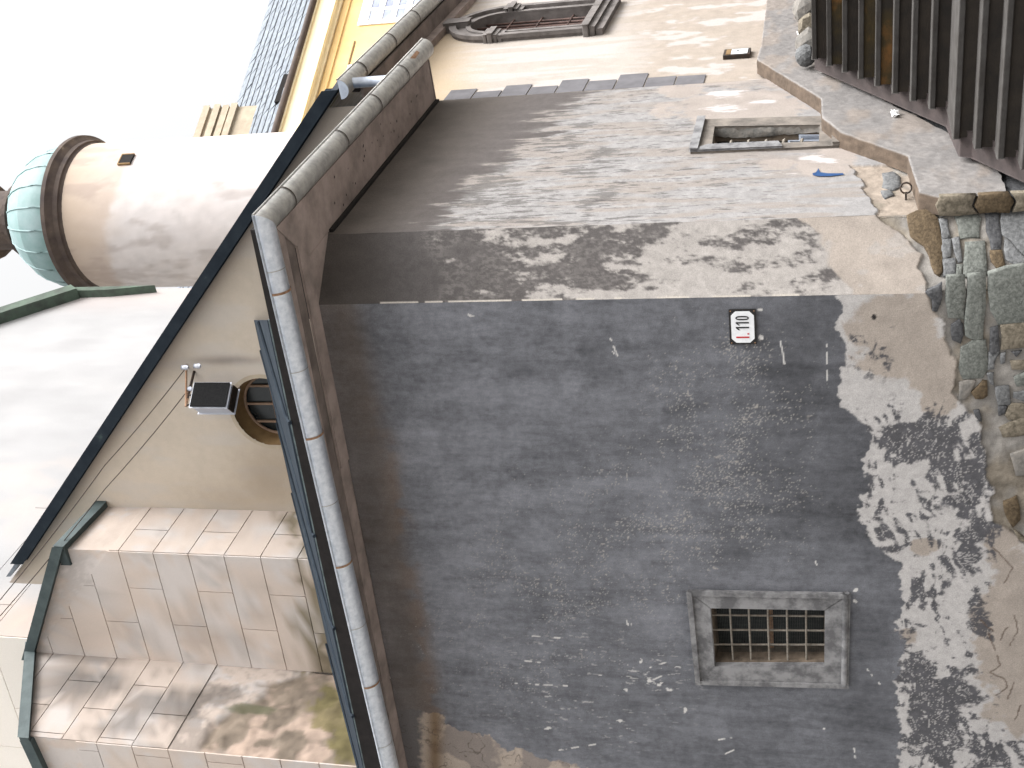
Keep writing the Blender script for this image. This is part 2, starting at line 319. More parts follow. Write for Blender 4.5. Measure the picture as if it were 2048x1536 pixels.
def colW1(S, Z, x, y):
    nb = fbm(S * .9, Z * .9, 4, 1); nh = fbm(S * 3, Z * 1.1, 4, 2); nf = fbm(S * 22, Z * 22, 3, 5); st = streaky(S, Z, 8); nm = fbm(S * 5, Z * 4, 4, 12)
    xr = x + 40 * (fbm(S * 5, Z * 5, 4, 20) - .5) + 16 * (fbm(S * 28, Z * 28, 2, 22) - .5)
    run = fbm(S * 7, Z * .9, 5, 14, .6); v = 1 + .38 * (nb - .5) + .5 * (nh - .5) + .4 * (nf - .5) + .35 * (st - .5) + .45 * (run - .5) + .3 * (nm - .5) + .3 * (fbm(S * 60, Z * 14, 3, 17) - .5)
    v = v * (1 - .13 * sst(.50, .68, fbm(S * 2.2, Z * 3.4, 5, 16, .6)))
    v = v * (1 + .16 * np.exp(-((x - 950) / 170) ** 2) - .30 * sst(1350, 1640, x) * (1 - .75 * sst(1030, 1200, y)))
    v = v * (1 - .35 * EL(x + 60 * (nh - .5), y + 50 * (nm - .5), [(1035, 735, 45, 16, .8), (1160, 700, 60, 20, .4), (1480, 1090, 60, 45, .8), (1330, 900, 90, 40, .5), (1560, 960, 130, 60, .6), (1180, 1080, 120, 50, .35), (1240, 1300, 110, 30, .5), (1150, 1400, 150, 40, .4), (1760, 1280, 50, 70, .7), (1740, 1400, 40, 60, .9), (1600, 790, 200, 60, .5)]))
    v = v * (1 + .28 * EL(x + 40 * (nh - .5), y + 40 * (nm - .5), [(1130, 700, 26, 130, .9), (1640, 900, 22, 260, .6), (1470, 680, 30, 80, .6), (1540, 1130, 70, 60, .5), (1350, 1240, 60, 60, .4)]))
    c = C3(101, 102, 107)[None] * 1.85 * v[:, None]
    # browned band under the eave
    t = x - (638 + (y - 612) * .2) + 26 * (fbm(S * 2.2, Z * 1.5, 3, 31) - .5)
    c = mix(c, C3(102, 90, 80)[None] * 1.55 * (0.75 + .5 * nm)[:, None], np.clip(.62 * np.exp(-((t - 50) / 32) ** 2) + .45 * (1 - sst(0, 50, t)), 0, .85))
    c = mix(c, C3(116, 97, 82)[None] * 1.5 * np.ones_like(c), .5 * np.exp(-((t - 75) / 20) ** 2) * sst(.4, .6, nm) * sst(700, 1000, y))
    # spatter specks
    den = (.45 + 1.4 * sst(.38, .66, fbm(S * 4, Z * 4, 4, 74))) * (.012 + .34 * EL(x, y, [(1450, 900, 130, 190, 1), (1330, 1040, 150, 120, .8), (1480, 720, 70, 80, .7), (1120, 1180, 160, 170, .5), (1040, 1290, 180, 120, .35), (1560, 1000, 60, 100, .6), (1250, 1150, 120, 120, .5)]))
    w = RNG.rand(len(x)); wn = vn(S * 52, Z * 52, 71)
    c = mix(c, C3(200, 196, 190)[None] * 1.15 * np.ones_like(c), sst(.0, .03, den * .34 - (1 - w)) * (.25 + .5 * RNG.rand(len(x))))
    c = mix(c, C3(190, 184, 178)[None] * 1.15 * np.ones_like(c), sst(.86, .93, wn + .12 * (den - .25)) * sst(.04, .2, den) * .75)
    # chips and scratches down to the lime
    ch = np.maximum(sst(.45, .6, EL(x + 9 * (nf - .5), y + 9 * (vn(S * 30, Z * 30, 88) - .5), CHIPS)), scrape(x + 5 * (nm - .5), y, SCR, 1.5) * sst(.42, .52, vn(S * 26, Z * 26, 91)))
    sc2 = .8 * sst(.67, .76, fbm(S * 40, Z * 12, 5, 95, .65)) * EL(x, y, [(1290, 1370, 90, 80, 1), (1120, 1330, 120, 90, .75), (1110, 1400, 130, 60, .8), (1240, 1450, 60, 50, .8)])
    c = mix(c, C3(220, 217, 214)[None] * 1.3 * np.ones_like(c), np.clip(ch + sc2 * .9, 0, 1))
    # bare plaster by the eave's far end
    yy_ = y + 34 * (fbm(S * 6, Z * 6, 4, 54, .6) - .5); ub = x - np.interp(yy_, ULy, ULx, left=-3000)
    ub = ub + 26 * (fbm(S * 9, Z * 9, 4, 55) - .5)
    pl = C3(205, 190, 176)[None] * 1.15 * (.8 + .4 * fbm(S * 7, Z * 7, 4, 56))[:, None]
    pl = mix(pl, C3(150, 142, 140)[None] * np.ones_like(c), sst(.5, .62, fbm(S * 4, Z * 4, 4, 57)) * .7)
    pl = mix(pl, C3(140, 112, 80)[None] * np.ones_like(c), .8 * np.exp(-((x - 870) / 16) ** 2)); pl = mix(pl, C3(128, 124, 124)[None] * np.ones_like(c), 1 - sst(835, 850, x + 16 * (nf - .5)))
    crk = np.abs(fbm(S * 5, Z * 5, 3, 58) - .5); pl = mix(pl, C3(95, 85, 76)[None] * np.ones_like(c), (1 - sst(.004, .012, crk)) * .6)
    c = mix(c, pl, 1 - sst(-1.5, 1.5, ub) if False else (sst(-1.5, 1.5, -ub) * (y > 1395)))
    # lower zone: limewash, bare plaster and scrubbed remains of dark paint
    lo = xr - np.interp(y, L1y, L1x)
    wv = C3(205, 201, 199)[None] * 1.2 * (.84 + .3 * nf)[:, None]
    pk = C3(186, 175, 165)[None] * 1.15 * (.82 + .34 * fbm(S * 8, Z * 8, 4, 62))[:, None]
    P_ = EL(x + 50 * (nm - .5), y + 60 * (nh - .5), [(1790, 680, 90, 95, 1), (1880, 740, 70, 60, 1), (1860, 620, 60, 30, 1), (1890, 800, 40, 40, .9), (2020, 1270, 75, 190, 1), (2030, 1430, 40, 60, .7), (1850, 1085, 35, 22, .8), (1808, 1275, 28, 25, .8), (2000, 1080, 40, 40, .9)])
    z2 = mix(wv, pk, sst(.34, .5, P_ + .25 * (nf - .5) + .3 * (nm - .5)))
    D_ = EL(x, y, [(1850, 885, 120, 65, 1), (1935, 950, 60, 90, 1), (1955, 1060, 50, 60, .85), (1880, 1440, 85, 130, .9), (1955, 1235, 28, 70, .8), (1830, 1340, 60, 40, .8), (1735, 850, 40, 25, .8), (1980, 1510, 60, 40, .85), (1900, 1130, 60, 40, .55), (1745, 700, 60, 60, .32), (1800, 960, 80, 60, .35), (1870, 1180, 80, 80, .4), (1860, 1300, 60, 60, .35)])
    sw = fbm(S * 7 + 3 * fbm(S * 3, Z * 3, 2, 81), Z * 20 + 5 * fbm(S * 3, Z * 3, 2, 82), 4, 83); sw2 = fbm(S * 15, Z * 8, 6, 84, .6)
    D2_ = sst(.465, .56, .5 * sw + .5 * sw2 + .42 * (D_ - .42))
    D_ = np.maximum(D_, .27 * sst(840, 900, y) * (1 - sst(1930, 1990, x)))
    D2_ = sst(.465, .56, .5 * sw + .5 * sw2 + .42 * (D_ - .42))
    wx = S * 5 + 1.6 * fbm(S * 4, Z * 4, 3, 85); wz = Z * 5 + 1.6 * fbm(S * 4, Z * 4, 3, 86)
    ln = np.abs(fbm(wx * 1.2, wz * 4.2, 4, 87, .6) - .5); ln2 = np.abs(fbm(wx * 4.0 + wz, wz * 1.4, 4, 89, .6) - .5)
    scr_ = np.maximum(1 - sst(.006, .02, ln), .8 * (1 - sst(.004, .014, ln2)))
    z2 = mix(z2, C3(74, 74, 79)[None] * 1.4 * (.7 + .65 * nf)[:, None], D2_ * .92 * sst(.03, .2, D_) * (1 - .75 * scr_))
    z2 = mix(z2, C3(110, 92, 80)[None] * np.ones_like(c), scrape(x + 7 * (nf - .5), y + 7 * (nm - .5), CRACKS, 1.6) * .8)
    z2 = mix(z2, C3(60, 56, 56)[None] * np.ones_like(c), sst(.5, .6, EL(x, y, [(1748, 634, 7, 7, 1)])))
    c = mix(c, z2, sst(-2, 2, lo))
    # scrubbed fringe below the paint
    c = mix(c, mortar(S, Z), sst(-1.5, 1.5, x + 26 * (fbm(S * 9, Z * 9, 3, 40) - .5) - np.interp(y, L3y, L3x)))
    return c
def colW2(S, Z, x, y):
    nf = fbm(S * 22, Z * 22, 3, 5); nm = fbm(S * 6, Z * 4, 4, 12); nb = fbm(S * 1.4, Z * 1.1, 4, 101); st = fbm(S * 13, Z * 5, 6, 102, .62); hf = fbm(S * 46, Z * 24, 3, 106, .7)
    dk = C3(90, 86, 85)[None] * 1.15 * (.75 + .35 * nf + .25 * nb)[:, None]
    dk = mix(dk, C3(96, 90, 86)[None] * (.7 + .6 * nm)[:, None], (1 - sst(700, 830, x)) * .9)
    wv = C3(186, 180, 175)[None] * (.8 + .35 * nf)[:, None]
    D = np.interp(x, [700, 830, 880, 960, 1080, 1180, 1260, 1400, 1520, 1640, 1700], [1.2, 1.0, .74, .66, .54, .58, .52, .48, .47, .42, .2])
    D = D + .30 * EL(x, y, [(930, 500, 60, 30, 1), (1160, 535, 50, 45, 1), (1480, 470, 25, 30, .7), (1620, 520, 40, 25, .6), (1280, 480, 50, 20, .5), (860, 560, 40, 50, .8), (960, 560, 60, 40, .8)]) - .3 * EL(x, y, [(880, 480, 30, 18, .8), (1400, 540, 90, 50, .5), (1100, 470, 50, 20, .4), (1350, 590, 200, 8, 1)])
    m = sst(.445, .56, .36 * nm + .48 * st + .16 * hf + .55 * (D - .5)) * (.78 + .22 * np.maximum(sst(.3, .6, hf), sst(.75, 1.0, D)))
    c = mix(wv, dk, m)
    pk = C3(186, 175, 165)[None] * (.8 + .38 * fbm(S * 7, Z * 7, 4, 62))[:, None]
    xr = x + 60 * (fbm(S * 5, Z * 5, 4, 20) - .5)
    c = mix(c, pk, sst(-6, 6, xr - np.interp(y, [430, 470, 520, 600], [1600, 1650, 1668, 1700])))
    c = mix(c, wv * 1.05, .6 * sst(.55, .65, fbm(S * 9, Z * 5, 4, 104)) * sst(1700, 1720, x))
    c = mix(c, C3(208, 200, 190)[None] * np.ones_like(c), (S < .014) * sst(740, 760, x) * (vn(Z * 9, Z * 0, 105) > .35) * (x < 1600))
    return mix(c, mortar(S, Z), sst(-1.5, 1.5, x + 26 * (fbm(S * 9, Z * 9, 3, 40) - .5) - np.interp(y, L3y, L3x)))
def colW3(S, Z, x, y):
    nf = fbm(S * 18, Z * 18, 3, 5); nm = fbm(S * 4, Z * 4, 4, 112); st = fbm(S * 11, Z * 1.7, 4, 113); st2 = fbm(S * 26, Z * 4.5, 6, 114, .66)
    dk = C3(108, 102, 100)[None] * (.72 + .3 * nf + .35 * st)[:, None]
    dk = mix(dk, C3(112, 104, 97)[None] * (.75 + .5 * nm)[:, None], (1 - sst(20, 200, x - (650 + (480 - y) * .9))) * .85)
    xb = np.interp(y, [170, 180, 200, 250, 300, 350, 400, 450, 480], [1260, 1200, 1150, 1090, 1050, 970, 900, 868, 850])
    wv = C3(190, 187, 186)[None] * .82 * (.78 + .42 * nf)[:, None]
    wv = mix(wv, C3(168, 156, 146)[None] * np.ones_like(dk), sst(.45, .65, st) * .6)
    grey = C3(120, 116, 114)[None] * (.8 + .4 * nf)[:, None]
    w = mix(wv, grey, sst(.52, .6, .6 * st2 + .4 * nm + .10 * (1 - sst(850, 1150, x)) - .07 * sst(1150, 1300, x) - .08 * sst(1500, 1650, x)) * .8)
    fl = fbm(S * 40, Z * 5, 5, 119, .65); w = mix(w, C3(96, 92, 92)[None] * np.ones_like(dk), sst(.63, .70, fl) * .7 * (1 - sst(1480, 1650, x)))
    pk = C3(192, 181, 173)[None] * .93 * (.84 + .3 * fbm(S * 7, Z * 7, 4, 62))[:, None]
    P_ = EL(x + 40 * (nm - .5), y + 26 * (st - .5), [(1480, 215, 130, 40, 1), (1430, 150, 120, 22, 1), (1560, 150, 60, 25, 1), (1640, 335, 60, 22, 1), (1360, 180, 60, 18, .7), (1560, 330, 50, 14, .6), (1680, 300, 40, 30, .8), (1330, 220, 50, 20, .5)])
    w = mix(w, pk, sst(.3, .5, P_ + .3 * (nf - .5)))
    Wt = EL(x, y, [(1455, 188, 50, 9, 1), (1530, 205, 40, 7, .8), (1440, 215, 60, 12, .7), (1640, 318, 50, 9, 1), (1560, 345, 40, 6, .6)])
    w = mix(w, C3(222, 216, 214)[None] * np.ones_like(dk), sst(.42, .6, Wt * .6 + .75 * (fbm(S * 14, Z * 4, 5, 118, .65) - .3)) * sst(.05, .3, Wt))
    c = mix(dk, w, sst(-18, 18, x - xb + 190 * (st - .5) + 70 * (st2 - .5)))
    L3 = np.interp(y, L3y, L3x, left=3000)
    mo = mix(C3(182, 168, 154)[None] * (.72 + .5 * nf)[:, None], mortar(S, Z), sst(.5, .65, nm))
    return mix(c, mo, sst(-1.5, 1.5, x + 26 * (fbm(S * 9, Z * 9, 3, 40) - .5) - L3))
# window openings (s, z): measured corners
WIN1_O = [(2.98, 1.49), (2.93, 0.0), (4.0, 0.02), (4.07, 1.46)]; WIN1_I = [(3.16, 1.29), (3.12, .22), (3.78, .23), (3.86, 1.28)]
WIN3_O = [(1.58, 1.50), (1.56, .09), (2.36, .10), (2.48, 1.51)]; WIN3_I = [(1.73, 1.31), (1.68, .28), (2.14, .28), (2.26, 1.33)]
def shrink(q, k): 
    cx = sum(a for a, b in q) / len(q); cz = sum(b for a, b in q) / len(q); return [(cx + (a - cx) * k, cz + (b - cz) * k) for a, b in q]
RES = .0105
ZT = 4.735
sA1 = np.concatenate([np.arange(0, 5.75, RES), np.arange(5.75, 8.0, .05)])
zA = np.arange(-1.65, ZT, RES)
gridmesh('front_wall', W1, sA1, zA, colW1, stone_off, lambda s, z: ~inpoly(s, z, shrink(WIN1_I, 1.06)), 'wall', ANX)
gridmesh('chamfer_wall', W2, np.linspace(0, LW2, int(LW2 / RES)), zA, colW2, stone_off, None, 'wall', ANX)
gridmesh('side_wall', W3, np.arange(0, LW3, RES), zA, colW3, stone_off, lambda s, z: ~inpoly(s, z, shrink(WIN3_I, 1.06)), 'wall', ANX)
# ---- rubble stones of the base, each in its place
def zq(ox, oy, k, pts): return [(ox + k * a, oy + k * b) for a, b in pts]
ZA = lambda *p: zq(1800, 400, 248 / 2048, p); ZB = lambda *p: zq(1840, 560, 208 / 2048, p); ZC = lambda *p: zq(1860, 700, 188 / 2048, p); ZD = lambda *p: zq(1920, 820, 128 / 702, p)
STN = [
 ('st_brown', ZA((130, 270), (290, 190), (520, 175), (620, 310), (690, 1150), (640, 1210), (560, 1160), (480, 900), (390, 740), (190, 600))),
 ('st_grey', ZA((640, 310), (780, 310), (840, 610), (690, 640))), ('st_grey', ZA((690, 655), (845, 640), (840, 920), (710, 960))), ('st_grey', ZA((860, 640), (975, 605), (1030, 1000), (960, 1020), (900, 860))),
 ('st_green', ZA((850, 100), (1120, 80), (1330, 300), (1300, 600), (1000, 615), (960, 400))), ('st_green', ZA((1080, 700), (1390, 680), (1430, 1210), (1050, 1245), (1060, 1000))),
 ('st_dark', ZA((1400, 150), (1640, 140), (1680, 600), (1660, 800), (1510, 800), (1430, 500))), ('st_grey', ZA((1700, 130), (1980, 70), (2350, 80), (2400, 900), (2060, 900), (1830, 640), (1700, 560))),
 ('st_grey', ZA((1740, 640), (1820, 680), (2048, 930), (2200, 1060), (1960, 1080), (1760, 980))), ('st_brown', ZA((1490, 830), (1680, 820), (1740, 1090), (1620, 1140), (1510, 1000))),
 ('st_grey', ZA((700, 980), (910, 955), (920, 1220), (720, 1250))), ('st_green', ZA((940, 1060), (1040, 1060), (1020, 1240), (930, 1240))), ('st_grey', ZA((640, 140), (760, 120), (800, 240), (680, 270))),
 ('st_green', ZB((530, -40), (880, -45), (900, 250), (860, 760), (560, 730), (510, 400))), ('st_green', ZB((950, -45), (1290, -55), (1290, 560), (1240, 1150), (1080, 1170), (900, 1080), (890, 700))),
 ('st_green', ZB((1380, -110), (1700, -210), (2300, -260), (2500, 300), (2300, 820), (1560, 860), (1420, 600))), ('st_dark', ZB((620, 900), (780, 780), (850, 900), (860, 1080), (800, 1250), (640, 1180))),
 ('st_dark', ZB((110, 250), (330, 150), (430, 80), (440, 330), (340, 610), (240, 610), (230, 380))), ('st_dark', ZB((1390, 970), (1540, 930), (1570, 1450), (1500, 1520), (1370, 1480))), ('st_tan', ZB((1600, 890), (2048, 845), (2300, 900), (2300, 1300), (1610, 1370))),
 ('st_green', [(1923, 697), (1945, 684), (1971, 683), (1973, 700), (1974, 740), (1965, 755), (1927, 757), (1919, 735)]), ('st_brown', ZC((900, 930), (1150, 680), (1240, 700), (1250, 1000), (1150, 1070), (1000, 1070))),
 ('st_pale', ZC((640, 720), (820, 660), (1000, 690), (880, 930), (760, 1090), (630, 1070))), ('st_grey', ZC((1240, 520), (1390, 510), (1400, 780), (1320, 740))), ('st_grey', ZC((1430, 830), (1720, 800), (1760, 1200), (1490, 1210))),
 ('st_grey', ZC((1280, 60), (1500, 40), (1440, 200), (1400, 420), (1260, 430))), ('st_grey', ZC((1540, 80), (1650, 60), (1640, 280), (1540, 310))), ('st_dark', ZC((1780, 50), (2000, 20), (1880, 160))), ('st_tan', ZC((1760, 250), (2300, 240), (2300, 420), (1800, 430))),
 ('st_green', ZC((1840, 600), (2048, 500), (2350, 520), (2300, 760), (1900, 800))), ('st_grey', ZC((1830, 940), (2048, 900), (2350, 930), (2300, 1180), (1830, 1050))), ('st_dark', ZC((1490, 1240), (1680, 1230), (1640, 1380), (1500, 1440))),
 ('st_tan', ZC((1760, 1180), (2000, 1180), (2300, 1350), (2250, 1536), (1720, 1530), (1650, 1420))), ('st_dark', ZC((950, 1340), (1070, 1320), (1130, 1560), (1020, 1560))),
 ('st_tan', ZD((440, 200), (690, 80), (900, 120), (860, 250), (640, 290), (480, 300))), ('st_brown', ZD((480, 1020), (620, 960), (660, 1200), (580, 1290), (500, 1150))), ('st_tan', ZD((590, 1320), (690, 1390), (800, 1500), (640, 1420))), ('st_pale', ZD((560, 500), (800, 420), (860, 700), (620, 720)))]
STN3 = [('st_grey', [(1765, 345), (1785, 342), (1800, 352), (1802, 370), (1785, 377), (1765, 370)]), ('st_grey', [(1762, 380), (1780, 378), (1788, 388), (1770, 394)]), ('st_tan', [(1845, 405), (1890, 402), (1935, 392), (1960, 380), (1990, 372), (2010, 392), (1960, 402), (1900, 409)]),
        ('brick', [(1986, 330), (2000, 326), (2012, 345), (2008, 362), (1992, 368)]), ('st_tan', [(2014, 362), (2060, 350), (2070, 395), (2020, 398)])]
def stone(fr, pts, m, base=-.022, h=.02, par=None, sz=False):
    P = pts if sz else shrink([fr.hit(x, y) for x, y in pts], 1.08)
    # roughen the outline
    Q = []
    for i in range(len(P)):
        a, b = P[i], P[(i + 1) % len(P)]; Q.append(a); L = math.hypot(b[0] - a[0], b[1] - a[1]); n = (random.random() - .5) * L * .1
        Q.append(((a[0] + b[0]) / 2 + n * (b[1] - a[1]) / (L + 1e-6), (a[1] + b[1]) / 2 - n * (b[0] - a[0]) / (L + 1e-6)))
    n = len(Q); V = []; cx = sum(a for a, b in Q) / n; cz = sum(b for a, b in Q) / n; Fc = []
    rings = [(1.0, base - .02), (0.985, base + h * .75), (.94, base + h), (.5, base + h * 1.08)]
    for k, o in rings:
        for a, z in Q:
            V.append(fr.pt(cx + (a - cx) * k, cz + (z - cz) * k, o + (random.random() - .5) * h * .16 * (k < .99)))
    for r in range(3):
        for i in range(n): Fc.append((r * n + i, r * n + (i + 1) % n, (r + 1) * n + (i + 1) % n, (r + 1) * n + i))
    V.append(fr.pt(cx, cz, base + h * 1.15)); Fc += [(3 * n + i, 3 * n + (i + 1) % n, 4 * n) for i in range(n)]
    mesh('stone', V, Fc, m, par or ANX, smooth=True)
for m, pts in STN:
    cy = sum(b for a, b in pts) / len(pts); stone(W2 if cy < 588 else W1, pts, m)
for m, pts in STN3: stone(W3, pts, m, -.035, .03 if m == 'st_grey' else .12)
# ---- barred windows of the annex
def quadring(fr, O, I, o0, o1, m, parent, name='frame_stone', bevel=.006):
    nms = ['jamb', 'sill', 'jamb', 'lintel']
    for i in range(4):
        j = (i + 1) % 4; mesh(nms[i], *prism(fr, [O[i], O[j], I[j], I[i]], o0, o1), m, parent, bevel=bevel)
def lerp2(a, b, t): return (a[0] + (b[0] - a[0]) * t, a[1] + (b[1] - a[1]) * t)
def recess(fr, I, depth, parent, revm='reveal', panem='pane'):
    i0 = shrink(I, 1.03); i1 = shrink(I, .96); V = [fr.pt(*p, .0) for p in i0] + [fr.pt(*p, -depth) for p in i1]
    mesh('reveal', V, [(i, (i + 1) % 4, 4 + (i + 1) % 4, 4 + i) for i in range(4)], revm, parent)
    mesh('pane', *prism(fr, shrink(I, .955), -depth - .01, -depth + .02), panem, parent)
def bars(fr, I, nh, nv, o, r, parent, m='iron', bow=0):
    T = lambda u, v: lerp2(lerp2(I[0], I[3], u), lerp2(I[1], I[2], u), v)
    for k in range(nh):
        v = (k + 1) / (nh + 1); mesh('bar', *tube([fr.pt(*T(u, v), o + bow * math.sin(u * math.pi)) for u in np.linspace(-.02, 1.02, 5)], r, 6), m, parent, True)
    for k in range(nv):
        u = (k + 1) / (nv + 1); mesh('bar', *tube([fr.pt(*T(u, v), o - .012) for v in (-.02, .5, 1.02)], r, 6), m, parent, True)
w1 = mesh('barred_window', *box(W1, 3.0, 4.0, .1, 1.4, -.62, -.55), 'fascia', ANX)
w1['label'] = 'small window with stone frame and iron grille in the dark grey wall'
quadring(W1, WIN1_O, WIN1_I, -.04, .028, 'stonegrey', w1)
Oq = WIN1_O
mesh('frame_fillet', *prism(W1, [lerp2(Oq[0], Oq[1], -.002), lerp2(Oq[3], Oq[2], -.002), lerp2(Oq[3], Oq[2], .024), lerp2(Oq[0], Oq[1], .024)], .03, .055), 'stonegrey', w1, bevel=.006)
mesh('frame_fillet', *prism(W1, [Oq[0], Oq[1], lerp2(Oq[1], Oq[2], .035), lerp2(Oq[0], Oq[3], .035)], .03, .048), 'stonegrey', w1, bevel=.006)
mesh('frame_fillet', *prism(W1, [Oq[3], Oq[2], lerp2(Oq[2], Oq[1], .035), lerp2(Oq[3], Oq[0], .035)], .03, .048), 'stonegrey', w1, bevel=.006)
mesh('sill_roll', *tube([W1.pt(2.92, .035, .03), W1.pt(3.98, .055, .03)], .03, 10), 'stonegrey', w1, True)
recess(W1, WIN1_I, .30, w1)
bars(W1, WIN1_I, 5, 3, -.09, .0105, w1, bow=.02)
T1 = lambda u, v: lerp2(lerp2(WIN1_I[0], WIN1_I[3], u), lerp2(WIN1_I[1], WIN1_I[2], u), v)
mesh('sash_rail', *prism(W1, [T1(.02, .49), T1(.98, .49), T1(.98, .53), T1(.02, .53)], -.28, -.25), 'rust', w1)
wv = []
for k in range(44):
    u = k / 43
    wv.append(tube([W1.pt(*T1(u, .02), -.2), W1.pt(*T1(u, .98), -.2)], .0016, 3, False))
for k in range(66):
    v = k / 65; wv.append(tube([W1.pt(*T1(.0, v), -.2), W1.pt(*T1(1, v), -.2)], .0016, 3, False))
tag(mesh('wire_mesh', *join(*wv), 'mesh', w1), kind='stuff')
w3 = mesh('barred_window', *box(W3, 1.6, 2.3, .2, 1.4, -.28, -.2), 'fascia', ANX)
w3['label'] = 'narrow window with crumbling plaster reveal and bent iron bars'
quadring(W3, WIN3_O, WIN3_I, -.05, .022, 'stonegrey2', w3)
Oq = WIN3_O
mesh('frame_fillet', *prism(W3, [lerp2(Oq[0], Oq[1], -.002), lerp2(Oq[3], Oq[2], -.002), lerp2(Oq[3], Oq[2], .05), lerp2(Oq[0], Oq[1], .05)], .024, .06), 'stonegrey', w3, bevel=.006)
mesh('frame_fillet', *prism(W3, [Oq[0], lerp2(Oq[0], Oq[1], .62), lerp2(WIN3_I[0], WIN3_I[1], .62), lerp2(Oq[0], WIN3_I[0], .85)], .024, .045), 'stonegrey', w3, bevel=.006)
mesh('frame_fillet', *prism(W3, [lerp2(Oq[0], Oq[1], .95), lerp2(Oq[3], Oq[2], .95), Oq[2], Oq[1]], .024, .06), 'stonegrey2', w3, bevel=.006)
recess(W3, WIN3_I, .16, w3, 'reveal', 'pane')
I3 = WIN3_I
T3 = lambda u, v: lerp2(lerp2(I3[0], I3[3], u), lerp2(I3[1], I3[2], u), v)
for k in range(5):
    v = .17 + .165 * k
    mesh('bar', *tube([W3.pt(*T3(-.02, v), .0), W3.pt(*T3(.2, v + .008), -.01), W3.pt(*T3(.4, v + .012), -.02), W3.pt(*T3(.52, v), -.05), W3.pt(*T3(.58, v - .012), -.10), W3.pt(*T3(.62, v - .01), -.15)], .013, 6), 'iron', w3, True)
for k in range(2): mesh('bar', *tube([W3.pt(*T3(.3 + .4 * k, -.02), -.13), W3.pt(*T3(.3 + .4 * k, 1.02), -.13)], .010, 6), 'darkiron', w3, True)
# broken plaster inside the far reveal
V = []; Fc = []; nn = 30
for i in range(nn + 1):
    v = i / nn; d = .0 + .02 * math.sin(v * 5) + .02 * random.random()
    V += [W3.pt(*T3(1.01 + .02 * random.random(), v), .012), W3.pt(*T3(.93 + .04 * random.random() + .03 * math.sin(v * 9), v), -.02 - .03 * random.random()), W3.pt(*T3(.96, v), -.07 - d)]
    if i: 
        for q in (0, 1): Fc.append((3 * (i - 1) + q, 3 * (i - 1) + q + 1, 3 * i + q + 1, 3 * i + q))
mesh('broken_plaster', V, Fc, 'st_pale', w3, True)
for k in range(2):
    mesh('louvre', *prism(W3, [T3(.74 + .14 * k, .72 + .1 * k), T3(.80 + .14 * k, .70 + .1 * k), T3(.80 + .14 * k, .995), T3(.74 + .14 * k, .995)], -.15, -.10 + .03 * k), 'zinc_new', w3)
# ---- blue paint daub on the side wall
bd = W3.hit(1655, 350); V = [(1625, 348), (1632, 346), (1637, 338), (1640, 346), (1655, 348), (1686, 348), (1688, 351), (1660, 354), (1636, 354), (1626, 352)]
mesh('paint_daub', [W3.pt(*W3.hit(*p), .008) for p in V], [tuple(range(len(V)))], 'blue', ANX)
# ---- eaves: soffit, fascia, gutter
EO = .50
KC = isect(W1.p, D1, W3.p, D3)              # meeting of front and side wall lines
def eave_pt(o1, o3, z):                     # point offset o1 from the front and o3 from the side wall line
    q = isect(W1.p + N1 * o1, D1, W3.p + N3 * o3, D3); return (q[0], q[1], z + EYE)
def sW1(p): return float(np.dot(np.array([p[0], p[1], 0]) - W1.p, D1))
def sW3(p): return float(np.dot(np.array([p[0], p[1], 0]) - W3.p, D3))
ZS = 4.735
def slab(name, pts, z0, th, m, parent): 
    V = [(p[0], p[1], z0 + EYE) for p in pts]; U = [(p[0], p[1], z0 + th + EYE) for p in pts]; return mesh(name, *hull8(V, U), m, parent, bevel=.004)
cuts = [1.62, 3.9, 6.0, 8.2]
prev = None
for bi, (o0, o1, m, dz) in enumerate([(.012, .20, 'soffit', 0), (.21, .36, 'soffit_dark', .012), (.37, EO, 'soffit', .006)]):
    a = [eave_pt(o0, o0, 0), eave_pt(o1, o1, 0)]
    s_prev = None
    for ci, c_ in enumerate(cuts):
        if s_prev is None: q = [a[0], a[1], W1.at(c_ - .006, o1), W1.at(c_ - .006, o0)]
        else: q = [W1.at(s_prev, o0), W1.at(s_prev, o1), W1.at(c_ - .006, o1), W1.at(c_ - .006, o0)]
        slab('soffit_board', q, ZS + dz - (.018 if (bi == 0 and ci == 0) else 0), .025, m, ANX); s_prev = c_ + .004
slab('soffit_board', [eave_pt(.012, .012, 0), eave_pt(EO, EO, 0), W3.at(LW3 - .04, EO), W3.at(LW3 - .04, .012)], ZS - .004, .025, 'soffit', ANX)
slab('soffit_board', [W1.at(-.01, .006), eave_pt(.008, .008, 0), W2.at(LW2 + .01, .006)], ZS - .012, .02, 'soffit', ANX)
slab('soffit_board', [W1.at(-.02, -.2), W1.at(-.02, .004), W2.at(LW2 + .01, .004), W2.at(LW2, -.3)], ZS + .04, .02, 'soffit_dark', ANX)
mesh('bed_strip', *box(W3, .05, LW3 - .03, ZS - .05, ZS - .008, .002, .03), 'fascia', ANX)
mesh('eave_end_board', *hull8([W3.pt(LW3 - .04, ZS - .01, .0), W3.pt(LW3 - .04, ZS - .01, EO), W3.pt(LW3 - .04, ZS + .22, EO), W3.pt(LW3 - .04, ZS + .55, 0)], [W3.pt(LW3 - .01, ZS - .01, .0), W3.pt(LW3 - .01, ZS - .01, EO), W3.pt(LW3 - .01, ZS + .22, EO), W3.pt(LW3 - .01, ZS + .55, 0)]), 'soffit_dark', ANX)
fo = EO - .02
